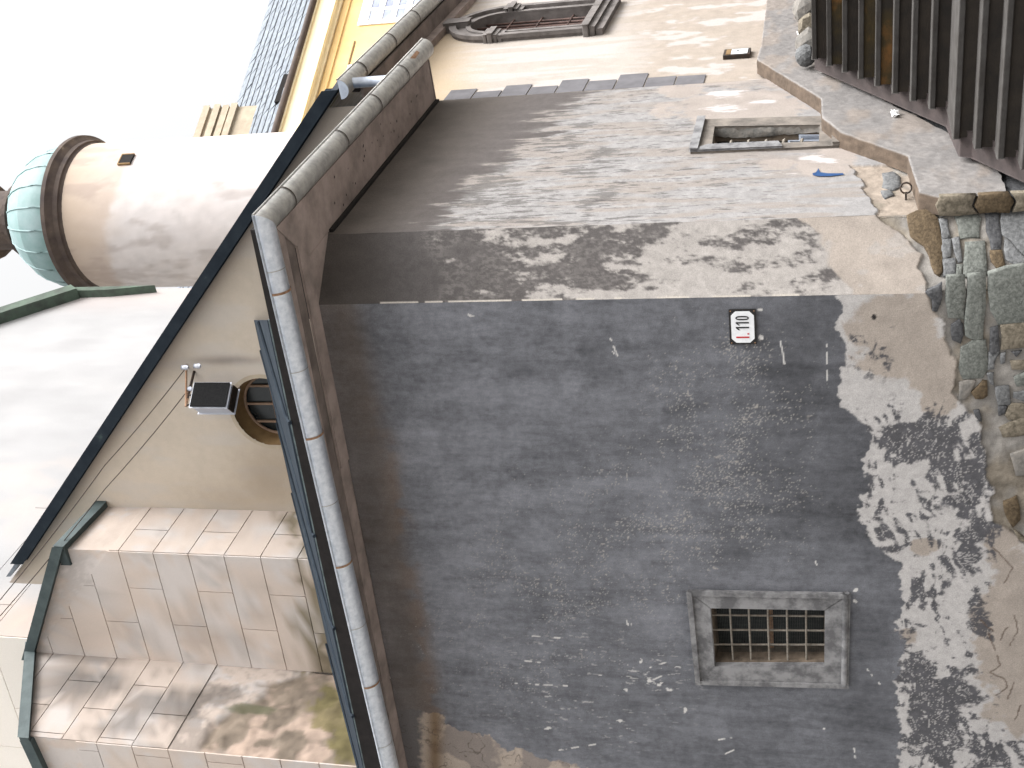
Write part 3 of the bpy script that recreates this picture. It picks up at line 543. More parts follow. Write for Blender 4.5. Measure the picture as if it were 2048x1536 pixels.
mesh('fascia_board', *hull8([eave_pt(fo, fo, ZS + .03), (*W1.at(8.2, fo)[:2], ZS + .03 + EYE), (*W1.at(8.2, fo)[:2], ZS + .26 + EYE), eave_pt(fo, fo, ZS + .26)], [eave_pt(fo - .03, fo - .03, ZS + .03), (*W1.at(8.2, fo - .03)[:2], ZS + .03 + EYE), (*W1.at(8.2, fo - .03)[:2], ZS + .26 + EYE), eave_pt(fo - .03, fo - .03, ZS + .26)]), 'fascia', ANX)
mesh('fascia_board', *hull8([eave_pt(fo, fo, ZS + .03), (*W3.at(LW3 - .05, fo)[:2], ZS + .03 + EYE), (*W3.at(LW3 - .05, fo)[:2], ZS + .26 + EYE), eave_pt(fo, fo, ZS + .26)], [eave_pt(fo - .03, fo - .03, ZS + .03), (*W3.at(LW3 - .05, fo - .03)[:2], ZS + .03 + EYE), (*W3.at(LW3 - .05, fo - .03)[:2], ZS + .26 + EYE), eave_pt(fo - .03, fo - .03, ZS + .26)]), 'fascia', ANX)
GR = .115; GO = .585; GZ = 4.82
def gutter(name, m, stations, r, seg_n=14):
    """open half-round trough; stations = (centre, outward unit vector)"""
    V = []; Fc = []; n = seg_n + 4
    for c_, out in stations:
        ring = []
        for k in range(seg_n + 1):
            a = math.pi * k / seg_n; ring.append((math.cos(a) * r, -math.sin(a) * r))
        ring += [(-r + .008, .0), (r * .0, -r + .008), (r - .006, .0)]
        for q, zz in ring: V.append((c_[0] + out[0] * q, c_[1] + out[1] * q, c_[2] + zz))
    for i in range(len(stations) - 1):
        for k in range(n): Fc.append((i * n + k, i * n + (k + 1) % n, (i + 1) * n + (k + 1) % n, (i + 1) * n + k))
    return V, Fc
def rim(c_list, out_list, r, rr=.011): return tube([(c[0] + o[0] * r, c[1] + o[1] * r, c[2] + .004) for c, o in zip(c_list, out_list)], rr, 8)
gc = eave_pt(GO, GO, GZ); mit = np.array([gc[0] - KC[0], gc[1] - KC[1], 0]) / GO
sgc = sW1(gc)
def gW1(s): q = W1.at(s, GO); return (q[0], q[1], GZ - .024 * (s - sgc) + EYE)
def gW3(s): q = W3.at(s, GO); return (q[0], q[1], GZ + EYE)
GUT = mesh('gutter', *join(gutter('g', 0, [(gW1(8.2), N1), (gW1(4), N1), (gc, mit)], GR), rim([gW1(8.2), gc], [N1, mit], GR)), 'zinc', ANX, True)
GUT3 = mesh('gutter', *join(gutter('g', 0, [(gc, mit), (gW3(2), N3), (gW3(3.86), N3)], GR), rim([gc, gW3(3.86)], [mit, N3], GR)), 'zinc_old', ANX, True)
Vv, Ff = gutter('g', 0, [(gW3(3.852), N3), (gW3(3.86), N3)], GR); mesh('end_cap', [tuple(v) for v in Vv[18:33]], [tuple(range(15))], 'zinc_old', GUT3)
def band(cf, N, s, w, r, m, parent, nm):
    Vv, Ff = gutter('b', 0, [(cf(s), N), (cf(s + w), N)], r, 14); mesh(nm, Vv, Ff, m, parent, True)
for y_, x_ in ((1120, 680), (1360, 735), (865, 622), (578, 568)): band(gW1, N1, W1.hit(x_, y_, GO)[0], .022, GR + .005, 'rust', GUT, 'strap')
for y_, x_ in ((535, 555), (735, 595), (1480, 765), (1000, 650), (1245, 707)): band(gW1, N1, W1.hit(x_, y_, GO)[0], .008, GR + .003, 'zinc_old', GUT, 'seam')
for x_, y_ in ((565, 400), (664, 285), (735, 212), (796, 152)): band(gW3, N3, W3.hit(x_, y_, GO)[0], .02, GR + .008, 'darkiron', GUT3, 'strap')
rp = [W3.pt(3.15 + .28 * t, GZ - GR * math.sin(a), GO + GR * math.cos(a) * 1.0 + .004) for t, a in ((0, .55), (1, .5), (1, .85), (.3, .95))]
mesh('rust_patch', rp, [(0, 1, 2, 3)], 'rust', GUT3)
for k_ in range(26):
    a_ = random.uniform(.3, 3.4); o_ = random.uniform(.08, .42); rr = random.uniform(.006, .013)
    mesh('nail_stain', [(W3.at(a_, o_)[0] + rr * 1.3 * math.cos(t), W3.at(a_, o_)[1] + rr * math.sin(t), ZS - .0062 + EYE) for t in np.linspace(0, 6.28, 8)[:-1]], [tuple(range(7))], 'fascia', ANX)
# ---- sheet roof above the front eave
ZR = 4.995; ROOFK = .585; RO = .47
def roofpt(s, o, dz=0): q = W1.at(s, o); return (q[0], q[1], ZR + (RO - o) * ROOFK + dz + EYE)
DS = float(np.dot(np.array([PC[0], PC[1], 0]) - W1.p, -N1))      # depth of the gable wall behind the front wall
rs0 = W1.hit(545, 640, RO)[0]; h = S1.hit(517, 640); top = S1.at(h[0]); rs1 = sW1(top)
yb = [845, 1070, 1255, 1430]; xb = [585, 605, 655, 695]
ss = [rs0] + [W1.hit(a, b, RO)[0] for a, b in zip(xb, yb)] + [6.4, 8.4]
for i in range(len(ss) - 1):
    a, b = ss[i], ss[i + 1] - .004; ta = rs1 if i == 0 else a; dz = .012 * (i % 2)
    vk_ = (rs1 - rs0) / (RO + DS); q = clip([(a, RO), (b, RO), (b, -DS + .02), (a, -DS + .02)], -1.0, -vk_, -rs0 - vk_ * RO + 1e-4)
    P_ = [roofpt(u, o, dz) for u, o in q]
    mesh('roof_sheet', *hull8(P_, [(p[0], p[1], p[2] + .03) for p in P_]), 'slate_paint', ANX)
    if i: oe = max(-DS + .2, RO - (a - rs0) / vk_ + .1); mesh('sheet_seam', *tube([roofpt(a - .01, RO + .03, .02), roofpt(a - .01, RO - .1, .045), roofpt(a - .01, oe, .045)], .02, 6), 'slate_paint', ANX, True)
P_ = [eave_pt(RO, RO, ZR - .06), roofpt(rs0 - .01, RO, -.06), roofpt(rs1, -DS + .02, -.5), (*W3.at(LW3 - .05, RO)[:2], ZR - .06 + EYE)]
P_ = [eave_pt(RO, RO, ZR - .06), roofpt(rs0 - .01, RO, -.06), (*W1.at(rs1, -DS + .02)[:2], ZR + .9 + EYE), (*W3.at(LW3 - .05, -1.5)[:2], ZR + .5 + EYE), (*W3.at(LW3 - .05, RO)[:2], ZR - .06 + EYE)]
mesh('roof_sheet', *hull8(P_, [(p[0], p[1], p[2] + .03) for p in P_]), 'slate_paint', ANX)
mesh('drip_edge', *hull8([roofpt(rs0, RO + .005, -.03), roofpt(8.4, RO + .005, -.03), roofpt(8.4, RO + .005, .02), roofpt(rs0, RO + .005, .02)], [roofpt(rs0, RO - .02, -.03), roofpt(8.4, RO - .02, -.03), roofpt(8.4, RO - .02, .02), roofpt(rs0, RO - .02, .02)]), 'drip', ANX)
e0 = eave_pt(RO, RO, ZR - .09); e1 = roofpt(rs0, RO, -.09); mesh('drip_edge', *hull8([e0, e1, (e1[0], e1[1], e1[2] + .06), (e0[0], e0[1], e0[2] + .06)], [tuple(np.array(p) - np.array([N1[0], N1[1], 0]) * .02) for p in (e0, e1, (e1[0], e1[1], e1[2] + .06), (e0[0], e0[1], e0[2] + .06))]), 'slate_paint', ANX)
e0 = eave_pt(RO, RO, ZR - .09); e1 = (*W3.at(LW3 - .05, RO)[:2], ZR - .09 + EYE); mesh('drip_edge', *hull8([e0, e1, (e1[0], e1[1], e1[2] + .06), (e0[0], e0[1], e0[2] + .06)], [tuple(np.array(p) - np.array([N3[0], N3[1], 0]) * .02) for p in (e0, e1, (e1[0], e1[1], e1[2] + .06), (e0[0], e0[1], e0[2] + .06))]), 'slate_paint', ANX)

# ================================================================= HOUSE NUMBER PLATE
q0 = W1.pt(.265, .76, 0)
PLT = thing('house_number_plate', q0, 'white enamel house number plate I.110 with black border on the grey wall', 'number plate')
s0, s1, z0, z1 = .11, .425, .765, .985
mesh('back_plate', *box(W1, s0, s1, z0, z1, .006, .016), 'black', PLT, bevel=.003)
a = .014; b = .038
mesh('white_field', *prism(W1, [(s0 + a + b, z0 + a), (s1 - a - b, z0 + a), (s1 - a, z0 + a + b), (s1 - a, z1 - a - b), (s1 - a - b, z1 - a), (s0 + a + b, z1 - a), (s0 + a, z1 - a - b), (s0 + a, z0 + a + b)], .0165, .020), 'white', PLT)
def glyph(nm, boxes, m): mesh(nm, *join(*[prism(W1, q, .0205, .023) for q in boxes]), m, PLT)
bx = lambda x0, x1, y0, y1: [(s1 - .315 * x0, z0 + .22 * y0), (s1 - .315 * x1, z0 + .22 * y0), (s1 - .315 * x1, z0 + .22 * y1), (s1 - .315 * x0, z0 + .22 * y1)]
glyph('letter', [bx(.185, .225, .26, .76)], 'red'); glyph('full_stop', [bx(.285, .325, .26, .33)], 'red')
for x0 in (.42, .56): glyph('digit', [bx(x0 + .05, x0 + .09, .26, .76), [(s1 - .315 * (x0 + .05), z0 + .22 * .76), (s1 - .315 * (x0 - .005), z0 + .22 * .66), (s1 - .315 * (x0 - .005), z0 + .22 * .60), (s1 - .315 * (x0 + .05), z0 + .22 * .68)]], 'black')
oval = []
for k in range(20):
    t0, t1 = 2 * math.pi * k / 20, 2 * math.pi * (k + 1) / 20
    f = lambda t, e: (s1 - .315 * (.765 + (.062 - e) * math.cos(t)), z0 + .22 * (.51 + (.255 - e * 1.1) * (abs(math.sin(t)) ** .6) * (1 if math.sin(t) >= 0 else -1)))
    oval.append([f(t0, 0), f(t1, 0), f(t1, .038), f(t0, .038)])
glyph('digit', oval, 'black')
for sx in (s0 + .012, s1 - .012):
    for zz in (z0 + .012, z1 - .012): mesh('screw', *tube([W1.pt(sx, zz, .014), W1.pt(sx, zz, .02)], .006, 6), 'rust', PLT)

# ================================================================= IRON RING
hr = W3.hit(1812, 376, .06)
RG = thing('iron_ring', W3.pt(hr[0], hr[1], 0), 'dark iron mooring ring on a pin in the rough mortar beside the parapet', 'iron ring')
pr = W3.hit(1812, 392, .02)
mesh('pin', *tube([W3.pt(*pr, -.06), W3.pt(pr[0] + .03, pr[1], .04), W3.pt(*W3.hit(1812, 386, .06), .06)], .009, 6), 'darkiron', RG, True)
cx_, cz_ = hr; mesh('ring', *tube([tuple(np.array(W3.pt(cx_, cz_ + .045 * math.sin(t), .06)) + np.array([.045 * math.cos(t), 0, 0])) for t in np.linspace(0, 2 * math.pi, 21)], .0085, 6, False), 'darkiron', RG, True)

# ================================================================= GABLE BUILDING behind (cream gable + side wall with arched window)
BLD = thing('chapel_aisle', (PC[0], PC[1], 0), 'cream plastered aisle with half gable, painted quoins and arched window', 'building')
vA, vB = S1.hit(48, 1120), S1.hit(672, 182)
vk = (vA[1] - vB[1]) / (vA[0] - vB[0])
def vz(s): return vB[1] + (s - vB[0]) * vk
OC = (4.16, 7.84, .53)
def colS1(S, Z, x, y):
    nb = fbm(S * .8, Z * .8, 4, 201); st = fbm(S * 5, Z * 1.2, 4, 202); nf = fbm(S * 12, Z * 12, 3, 203)
    c = C3(208, 195, 179)[None] * 1.36 * (.86 + .18 * nb + .12 * nf)[:, None]
    c = mix(c, C3(206, 198, 190)[None] * 1.35 * np.ones_like(c), sst(.45, .7, st) * .55)
    c = mix(c, C3(160, 136, 104)[None] * np.ones_like(c), .55 * EL(x, y, [(540, 960, 90, 90, .8), (480, 1000, 120, 50, .6)]) * (.5 + nb))
    c = mix(c, C3(150, 140, 134)[None] * np.ones_like(c), .7 * EL(x + 10 * (nf - .5), y + 14 * (st - .5), [(450, 722, 80, 9, 1), (360, 730, 40, 25, .4)]))
    c = mix(c, C3(176, 160, 150)[None] * np.ones_like(c), .5 * np.exp(-((vz(S) - Z) / .25) ** 2))
    return mix(c, C3(186, 176, 166)[None] * np.ones_like(c), .5 * (1 - sst(520, 560, x)) * 0 + .6 * (S < .9))
def keepS1(s, z): return (z < vz(s) - .02) & (np.hypot(s - OC[0], z - OC[1]) > OC[2])
gridmesh('gable_wall', S1, np.arange(0, 7.3, .03), np.concatenate([np.arange(-1.65, 5.0, .35), np.arange(5.0, 13.2, .03)]), colS1, None, keepS1, 'wallfar', BLD)
# oculus
oc = mesh('oculus_window', [S1.pt(OC[0] + math.cos(t) * (OC[2] + .02), OC[1] + math.sin(t) * (OC[2] + .02), 0) for t in np.linspace(0, 2 * math.pi, 41)[:-1]] + [S1.pt(OC[0] + math.cos(t) * OC[2] * .86, OC[1] + math.sin(t) * OC[2] * .86, -.28) for t in np.linspace(0, 2 * math.pi, 41)[:-1]],
          [(i, (i + 1) % 40, 40 + (i + 1) % 40, 40 + i) for i in range(40)], 'ochre', BLD, True)
mesh('pane', [S1.pt(OC[0] + math.cos(t) * OC[2] * .9, OC[1] + math.sin(t) * OC[2] * .9, -.285) for t in np.linspace(0, 2 * math.pi, 41)[:-1]], [tuple(range(40))], 'pane', oc)
for k in (-.28, 0, .28): mesh('glazing_bar', *box(S1, OC[0] + k - .015, OC[0] + k + .015, OC[1] - math.sqrt(.45 ** 2 - k * k), OC[1] + math.sqrt(.45 ** 2 - k * k), -.28, -.25), 'wood', oc)
mesh('glazing_bar', *box(S1, OC[0] - .45, OC[0] + .45, OC[1] + .0, OC[1] + .03, -.275, -.245), 'rust', oc)
mesh('rim', *tube([S1.pt(OC[0] + math.cos(t) * OC[2] * .86, OC[1] + math.sin(t) * OC[2] * .86, -.25) for t in np.linspace(0, 2 * math.pi, 41)], .022, 6, False), 'wood', oc, True)
mesh('oculus_trim', [S1.pt(OC[0] + math.cos(t) * rr, OC[1] + math.sin(t) * rr, .006) for rr in (OC[2] - .005, OC[2] + .055) for t in np.linspace(0, 2 * math.pi, 49)[:-1]], [(i, (i + 1) % 48, 48 + (i + 1) % 48, 48 + i) for i in range(48)], 'cream_trim', oc)
# verge board of the gable
V0 = [(s, vz(s)) for s in (-.22, 6.82)]
mesh('verge_flashing', *prism(S1, [(V0[0][0], V0[0][1] - .03), (V0[1][0], V0[1][1] - .05), (V0[1][0], V0[1][1] + .16), (V0[0][0], V0[0][1] + .15)], .0, .13), 'slate_paint', BLD, bevel=.01)
# aisle roof plane running back from the verge
Pv = [S1.pt(-.35, vz(-.35) + .05, .1), S1.pt(7.1, vz(7.1) + .1, .1)]; bk = D3 * 14
mesh('aisle_roof', *hull8([Pv[0], Pv[1], tuple(np.array(Pv[1]) + bk), tuple(np.array(Pv[0]) + bk)], [(p[0], p[1], p[2] - .08) for p in (Pv[0], Pv[1], tuple(np.array(Pv[1]) + bk), tuple(np.array(Pv[0]) + bk))]), 'slate', BLD)
hm = S1.hit(625, 232)
mesh('mossy_slab', *hull8([S1.pt(*S1.hit(606, 248), .05), S1.pt(*S1.hit(628, 242), .05), S1.pt(*S1.hit(655, 205), .05), S1.pt(*S1.hit(640, 212), .05)], [S1.pt(*S1.hit(606, 248), -.4), S1.pt(*S1.hit(628, 242), -.4), S1.pt(*S1.hit(655, 205), -.4), S1.pt(*S1.hit(640, 212), -.4)]), 'copper_d', BLD)
# side wall with arched window
W4 = Fr(W3.at(LW3 - .06, -.035), D3, N3)     # s here = s(W3) - (LW3-.06)
sh = LW3 - .06
AC = (6.83 - sh, 4.66); AR0, AR1 = .74, .46
def colW4(S, Z, x, y):
    nb = fbm(S * .9, Z * .9, 4, 211); st = fbm(S * 6, Z * 1.1, 4, 212); nf = fbm(S * 12, Z * 12, 3, 213)
    c = C3(220, 210, 200)[None] * .86 * (.86 + .16 * nb + .14 * nf)[:, None]
    c = mix(c, C3(230, 222, 218)[None] * .88 * np.ones_like(c), sst(.45, .6, st) * .7 * sst(850, 980, x))
    c = mix(c, C3(224, 198, 162)[None] * np.ones_like(c), .75 * (1 - sst(860, 1000, x + 40 * (st - .5))))
    lowp = sst(1200, 1330, x + 140 * (nb - .5))
    c = mix(c, C3(204, 190, 176)[None] * .85 * (.85 + .3 * nf)[:, None], lowp * .9)
    return mix(c, C3(226, 220, 216)[None] * .9 * np.ones_like(c), lowp * sst(.56, .66, fbm(S * 5, Z * 3, 4, 214)) * .8)
def keepW4(s, z): return ~(((np.abs(s - AC[0]) < AR1 + .1) & (z > 3.2) & (z < AC[1])) | ((np.hypot(s - AC[0], z - AC[1]) < AR1 + .1) & (z >= AC[1])))
gridmesh('side_wall', W4, np.arange(0, 10, .025), np.concatenate([np.arange(-1.65, .4, .2), np.arange(.4, 5.62, .025)]), colW4, None, keepW4, 'wall', BLD)
qz = [4.68, 4.33, 3.99, 3.65, 3.31, 2.97, 2.62, 2.27, 1.92, 1.58]
for i in range(len(qz) - 1):
    w = (.30 if i % 2 == 0 else .48) + (.04 if i > 5 else 0)
    if i == 0: w = .47
    if i == 1: w = .33
    w = [.47, .34, .50, .38, .56, .46, .62, .44, .42][i]
    mesh('quoin', *box(W4, .0, w + .02, qz[i + 1] + .012, qz[i] - .012, .001, .011), 'quoin', BLD, bevel=.003)
# arched window: moulded surround, imposts, keystone, sill, bars, shutter
aw = mesh('arched_window', *box(W4, AC[0] - .6, AC[0] + .6, 3.3, 5.15, -.17, -.12), 'shutter', BLD)
aw['label'] = 'round-arched window with brown moulded stone surround and iron bars'
def arch_ring(r0, r1, o0, o1, zb, nm, m):
    n = 28; prof = []; 
    pts = [(-1, zb)] + [(k, None) for k in range(n + 1)] + [(1, zb)]
    out = [(AC[0] - r1, zb)] + [(AC[0] - math.cos(math.pi * k / n) * r1, AC[1] + math.sin(math.pi * k / n) * r1) for k in range(n + 1)] + [(AC[0] + r1, zb)]
    inn = [(AC[0] - r0, zb)] + [(AC[0] - math.cos(math.pi * k / n) * r0, AC[1] + math.sin(math.pi * k / n) * r0) for k in range(n + 1)] + [(AC[0] + r0, zb)]
    V = []; Fc = []; m4 = len(out)
    for o, i_ in zip(out, inn): V += [W4.pt(*o, o0), W4.pt(*o, o1), W4.pt(*i_, o1), W4.pt(*i_, o0)]
    for i_ in range(m4 - 1):
        for k in range(4): Fc.append((4 * i_ + k, 4 * i_ + (k + 1) % 4, 4 * i_ + 4 + (k + 1) % 4, 4 * i_ + 4 + k))
    mesh(nm, V, Fc, m, aw)
arch_ring(AR1, AR0, -.13, .05, 3.36, 'surround', 'archstone'); arch_ring(AR0 - .08, AR0 + .02, .045, .10, 3.36, 'outer_moulding', 'archstone'); arch_ring(AR1, AR1 + .07, .045, .075, 3.36, 'inner_moulding', 'archstone')
for sg in (-1, 1):
    c0 = AC[0] + sg * (AR0 - .11)
    for j, (zz, hh, ww, oo) in enumerate(((4.50, .06, .13, .09), (4.57, .05, .14, .11), (4.63, .07, .16, .14), (4.71, .05, .15, .12))): mesh('impost', *box(W4, c0 - ww, c0 + ww, zz, zz + hh - .004, .0, oo), 'archstone', aw, bevel=.01)
mesh('keystone', *prism(W4, [(AC[0] - .09, AC[1] + AR1 + .02), (AC[0] + .09, AC[1] + AR1 + .02), (AC[0] + .13, AC[1] + AR0 + .1), (AC[0] - .13, AC[1] + AR0 + .1)], .0, .14), 'archstone', aw, bevel=.01)
for zz, hh, oo, ex in ((3.12, .10, .09, .04), (3.22, .08, .13, .07), (3.30, .08, .17, .10)): mesh('sill', *box(W4, AC[0] - AR0 - ex, AC[0] + AR0 + ex, zz, zz + hh - .004, -.1, oo), 'archstone', aw, bevel=.012)
for k in range(5):
    dx = (k - 2) * .155; mesh('bar', *tube([W4.pt(AC[0] + dx, 3.36, -.05), W4.pt(AC[0] + dx, AC[1] + math.sqrt(max(AR1 ** 2 - dx * dx, 0)), -.05)], .016, 6), 'shutter', aw, True)
for zz in (3.75, 4.2, 4.62): mesh('bar', *tube([W4.pt(AC[0] - AR1, zz, -.04), W4.pt(AC[0] + AR1, zz, -.04)], .013, 6), 'shutter', aw, True)
# side eave: soffit, gutter, downpipe
G2O = .36; G2Z = 5.72
mesh('soffit_board', *box(W4, .0, 10, 5.60, 5.63, .0, .30), 'soffit_dark', BLD); mesh('fascia_board', *box(W4, -.05, 10, 5.63, 5.85, .24, .27), 'fascia', BLD)
mesh('eave_moulding', *box(W4, .05, 10, 5.47, 5.60, .0, .1), 'soffit', BLD)
def g2(s): q = W3.at(s, G2O); return (q[0], q[1], G2Z + EYE)
e2 = W3.hit(700, 178, G2O)[0]
gu2 = mesh('gutter', *join(gutter('g', 0, [(g2(e2), N3), (g2(9), N3), (g2(13.5), N3)], .115), rim([g2(e2), g2(13.5)], [N3, N3], .115)), 'zinc_old', BLD, True)
mesh('end_cap', [(g2(e2)[0] + N3[0] * math.cos(t) * .115 - D3[0] * .004, g2(e2)[1] + N3[1] * math.cos(t) * .115 - D3[1] * .004, g2(e2)[2] - .115 * math.sin(t)) for t in np.linspace(0, math.pi, 16)], [tuple(range(16))], 'zinc_new', gu2)
for x_, y_ in ((728, 143), (787, 85), (835, 38)): Vv, Ff = gutter('b', 0, [(g2(W3.hit(x_, y_, G2O)[0]), N3), (g2(W3.hit(x_, y_, G2O)[0] + .025), N3)], .123); mesh('strap', Vv, Ff, 'darkiron', gu2, True)
dp = W3.hit(715, 170, G2O)[0] + .09; q = W3.at(dp, G2O)
mesh('downpipe', *tube([(q[0], q[1], G2Z - .05 + EYE), (q[0], q[1], G2Z - .4 + EYE), (q[0], q[1], GZ - .02 + EYE)], .062, 14), 'zinc_new', gu2, True)

# ================================================================= WALL BOX (small framed plate on the side wall)
bq = [W4.hit(*p) for p in ((1446, 120), (1452, 107), (1500, 107), (1497, 120))]
s0b, s1b, z0b, z1b = bq[0][0], bq[1][0], 1.13, 1.44
BX = thing('wall_plate', W4.pt(s0b, z0b, 0), 'small white metal plate in a dark frame low on the cream side wall', 'plate')
mesh('frame', *box(W4, s0b, s1b, z0b, z1b, .0, .05), 'darkiron', BX); mesh('cover', *box(W4, s0b + .03, s1b - .03, z0b + .03, z1b - .09, .04, .055), 'white', BX); mesh('worn_strip', *box(W4, s0b + .03, s1b - .03, z1b - .085, z1b - .03, .04, .055), 'ochre', BX)
mesh('scrawl', *prism(W4, [(s0b + .10, z0b + .13), (s0b + .17, z0b + .14), (s0b + .18, z0b + .16), (s0b + .11, z0b + .15)], .0555, .057), 'black', BX)

# ================================================================= LOUDSPEAKER ON THE GABLE
lo = .42
LS = thing('wall_loudspeaker', S1.pt(3.6, 8.3, 0), 'grey box loudspeaker with black front hanging from a rusty bracket on the gable', 'loudspeaker')
A_ = [S1.hit(*p, lo) for p in ((388, 775), (462, 772), (456, 806), (382, 806))]
B_ = [S1.hit(*p, lo - .12) for p in ((382, 806), (456, 806), (460, 818), (384, 820))]
P0 = [S1.pt(*A_[0], lo), S1.pt(*A_[1], lo), S1.pt(*A_[2], lo), S1.pt(*A_[3], lo)]
nd = np.array([N1[0], N1[1], 0]) * .68 + np.array([D1[0], D1[1], 0]) * -.73; nd /= np.linalg.norm(nd); ax = np.array([nd[1], -nd[0], 0])   # face turned to the right
cS = np.array(S1.pt(*S1.hit(424, 793, .36), .36))
def lbox(u0, u1, z0, z1, w0, w1):
    P = [cS + ax * u + np.array([0, 0, z]) + nd * w0 for u, z in ((u0, z0), (u1, z0), (u1, z1), (u0, z1))]; Q = [cS + ax * u + np.array([0, 0, z]) + nd * w1 for u, z in ((u0, z0), (u1, z0), (u1, z1), (u0, z1))]
    return hull8([tuple(p) for p in P], [tuple(p) for p in Q])
mesh('casing', *lbox(-.17, .17, -.27, .27, -.20, .05), 'speaker', LS, bevel=.02); mesh('grille', *lbox(-.172, .168, -.262, .262, .048, .07), 'grille', LS, bevel=.008)
mesh('back_frame', *lbox(-.175, .175, -.285, -.265, -.16, -.02), 'darkiron', LS); mesh('port', *lbox(-.174, -.165, -.02, .04, -.11, -.05), 'grille', LS)
k0 = S1.hit(395, 742); pk0 = np.array(S1.pt(*k0, 0))
for du in (-.05, .06): mesh('bracket_arm', *tube([tuple(cS + ax * du + np.array([0, 0, .24]) - nd * .08), tuple(cS + ax * du * 1.4 + np.array([0, 0, .42]) - nd * .08 + ax * .02)], .014, 6), 'darkiron', LS)
tp = cS + np.array([0, 0, .42]) - nd * .08
mesh('bracket', *tube([tuple(tp + ax * -.1), tuple(tp + ax * .12)], .018, 6), 'rust', LS); mesh('bracket', *tube([tuple(tp), tuple(pk0 + np.array([0, 0, .05]))], .018, 6), 'darkiron', LS); mesh('bracket', *tube([tuple(tp + ax * .1), S1.pt(k0[0] - .1, k0[1] + .15, 0)], .015, 6), 'rust', LS)
for px_ in ((370, 735), (395, 732), (378, 778)):
    q = S1.hit(*px_, .2); mesh('insulator', *tube([S1.pt(q[0], q[1] - .05, .2), S1.pt(q[0], q[1] - .02, .2), S1.pt(q[0], q[1] + .02, .2), S1.pt(q[0], q[1] + .05, .2)], [.02, .04, .03, .035], 8), 'speaker', LS, True)
def cable(pxs, o, label):
    pts = [S1.pt(*S1.hit(*p, oo), oo) for p, oo in zip(pxs, o)]
    P2 = []
    for a, b in zip(pts[:-1], pts[1:]):
        for t in np.linspace(0, 1, 6)[:-1]: P2.append((a[0] + (b[0] - a[0]) * t, a[1] + (b[1] - a[1]) * t, a[2] + (b[2] - a[2]) * t - .12 * t * (1 - t)))
    P2.append(pts[-1]); tag(mesh('cable', *tube(P2, .007, 5), 'darkiron', None, True), label, 'cable')
cable([(376, 780), (210, 978), (0, 1232)], [.22, .5, 1.6], 'thin wire running from the loudspeaker across the buttress cap')
cable([(370, 738), (210, 930), (0, 1200)], [.22, .4, 1.6], 'thin wire running from the upper insulator along the gable flashing')

# ================================================================= BUTTRESSED CHURCH CORNER (scored plaster)
f1 = S1.hit(400, 1019)[0]; FB1 = Fr(S1.at(f1), D3 * -1, N3)       # F1: s runs towards the camera
F1L = float(np.dot(N1, -D3 * -1 * -1)) if False else None
r1 = FB1.hit(300, 1105)[0]; E12 = FB1.at(r1); FB2 = Fr(E12, D1, N1)
r2 = FB2.hit(400, 1327)[0]; E23 = FB2.at(r2); FB3 = Fr(E23, -D3, N3)
r3 = FB3.hit(300, 1495)[0]; E34 = FB3.at(r3); FB4 = Fr(E34, D1, N1)
BUT = thing('church_buttress', (E12[0], E12[1], 0), 'stepped corner buttress with scored block plaster and dark metal cap', 'buttress')
zt0 = 10.88; zt1 = FB2.hit(120, 1082)[1] - .05; zt2 = FB2.hit(62, 1300)[1]; zt3 = FB3.hit(46, 1500)[1]
def colF(dirt, seed, light_gain=1.0):  # gain evens out sunlit and shaded faces through their colour
    def f(S, Z, x, y):
        nb = fbm(S * .9, Z * .9, 4, seed); st = fbm(S * 4, Z * 1.2, 4, seed + 1); nf = fbm(S * 12, Z * 12, 3, seed + 2)
        c = C3(220, 204, 192)[None] * 1.0 * (.84 + .2 * nb + .2 * nf)[:, None]
        c = mix(c, C3(222, 216, 213)[None] * 1.0 * np.ones_like(c), sst(.48, .62, fbm(S * 3, Z * 2, 5, seed + 5, .62)) * .7)
        c = mix(c, C3(120, 112, 106)[None] * (.7 + .6 * nf)[:, None], np.clip(dirt * sst(.46, .70, nb + .3 * (st - .5) + .5 * (nf - .5)), 0, 1) * .6)
        rb = sst(-14, 14, x + 90 * (nb - .5) + 40 * (nf - .5) - np.interp(y, [1020, 1100, 1320, 1420, 1500], [540, 575, 600, 630, 700]))
        c = mix(c, C3(122, 110, 84)[None] * (.5 + 1.0 * nf)[:, None], rb * .85 * sst(.3, .55, fbm(S * 7, Z * 7, 5, seed + 7, .65)))
        return c * light_gain
    return f
def rough3(S, Z, x, y):
    m = sst(-20, 20, x + 120 * (fbm(S * 2, Z * 2, 3, 230) - .5) - np.interp(y, [1320, 1350, 1370, 1400, 1440, 1500, 1540], [700, 640, 520, 500, 440, 430, 420]))
    return -m * .05 + m * .09 * (fbm(S * 4, Z * 4, 4, 231) - .4)
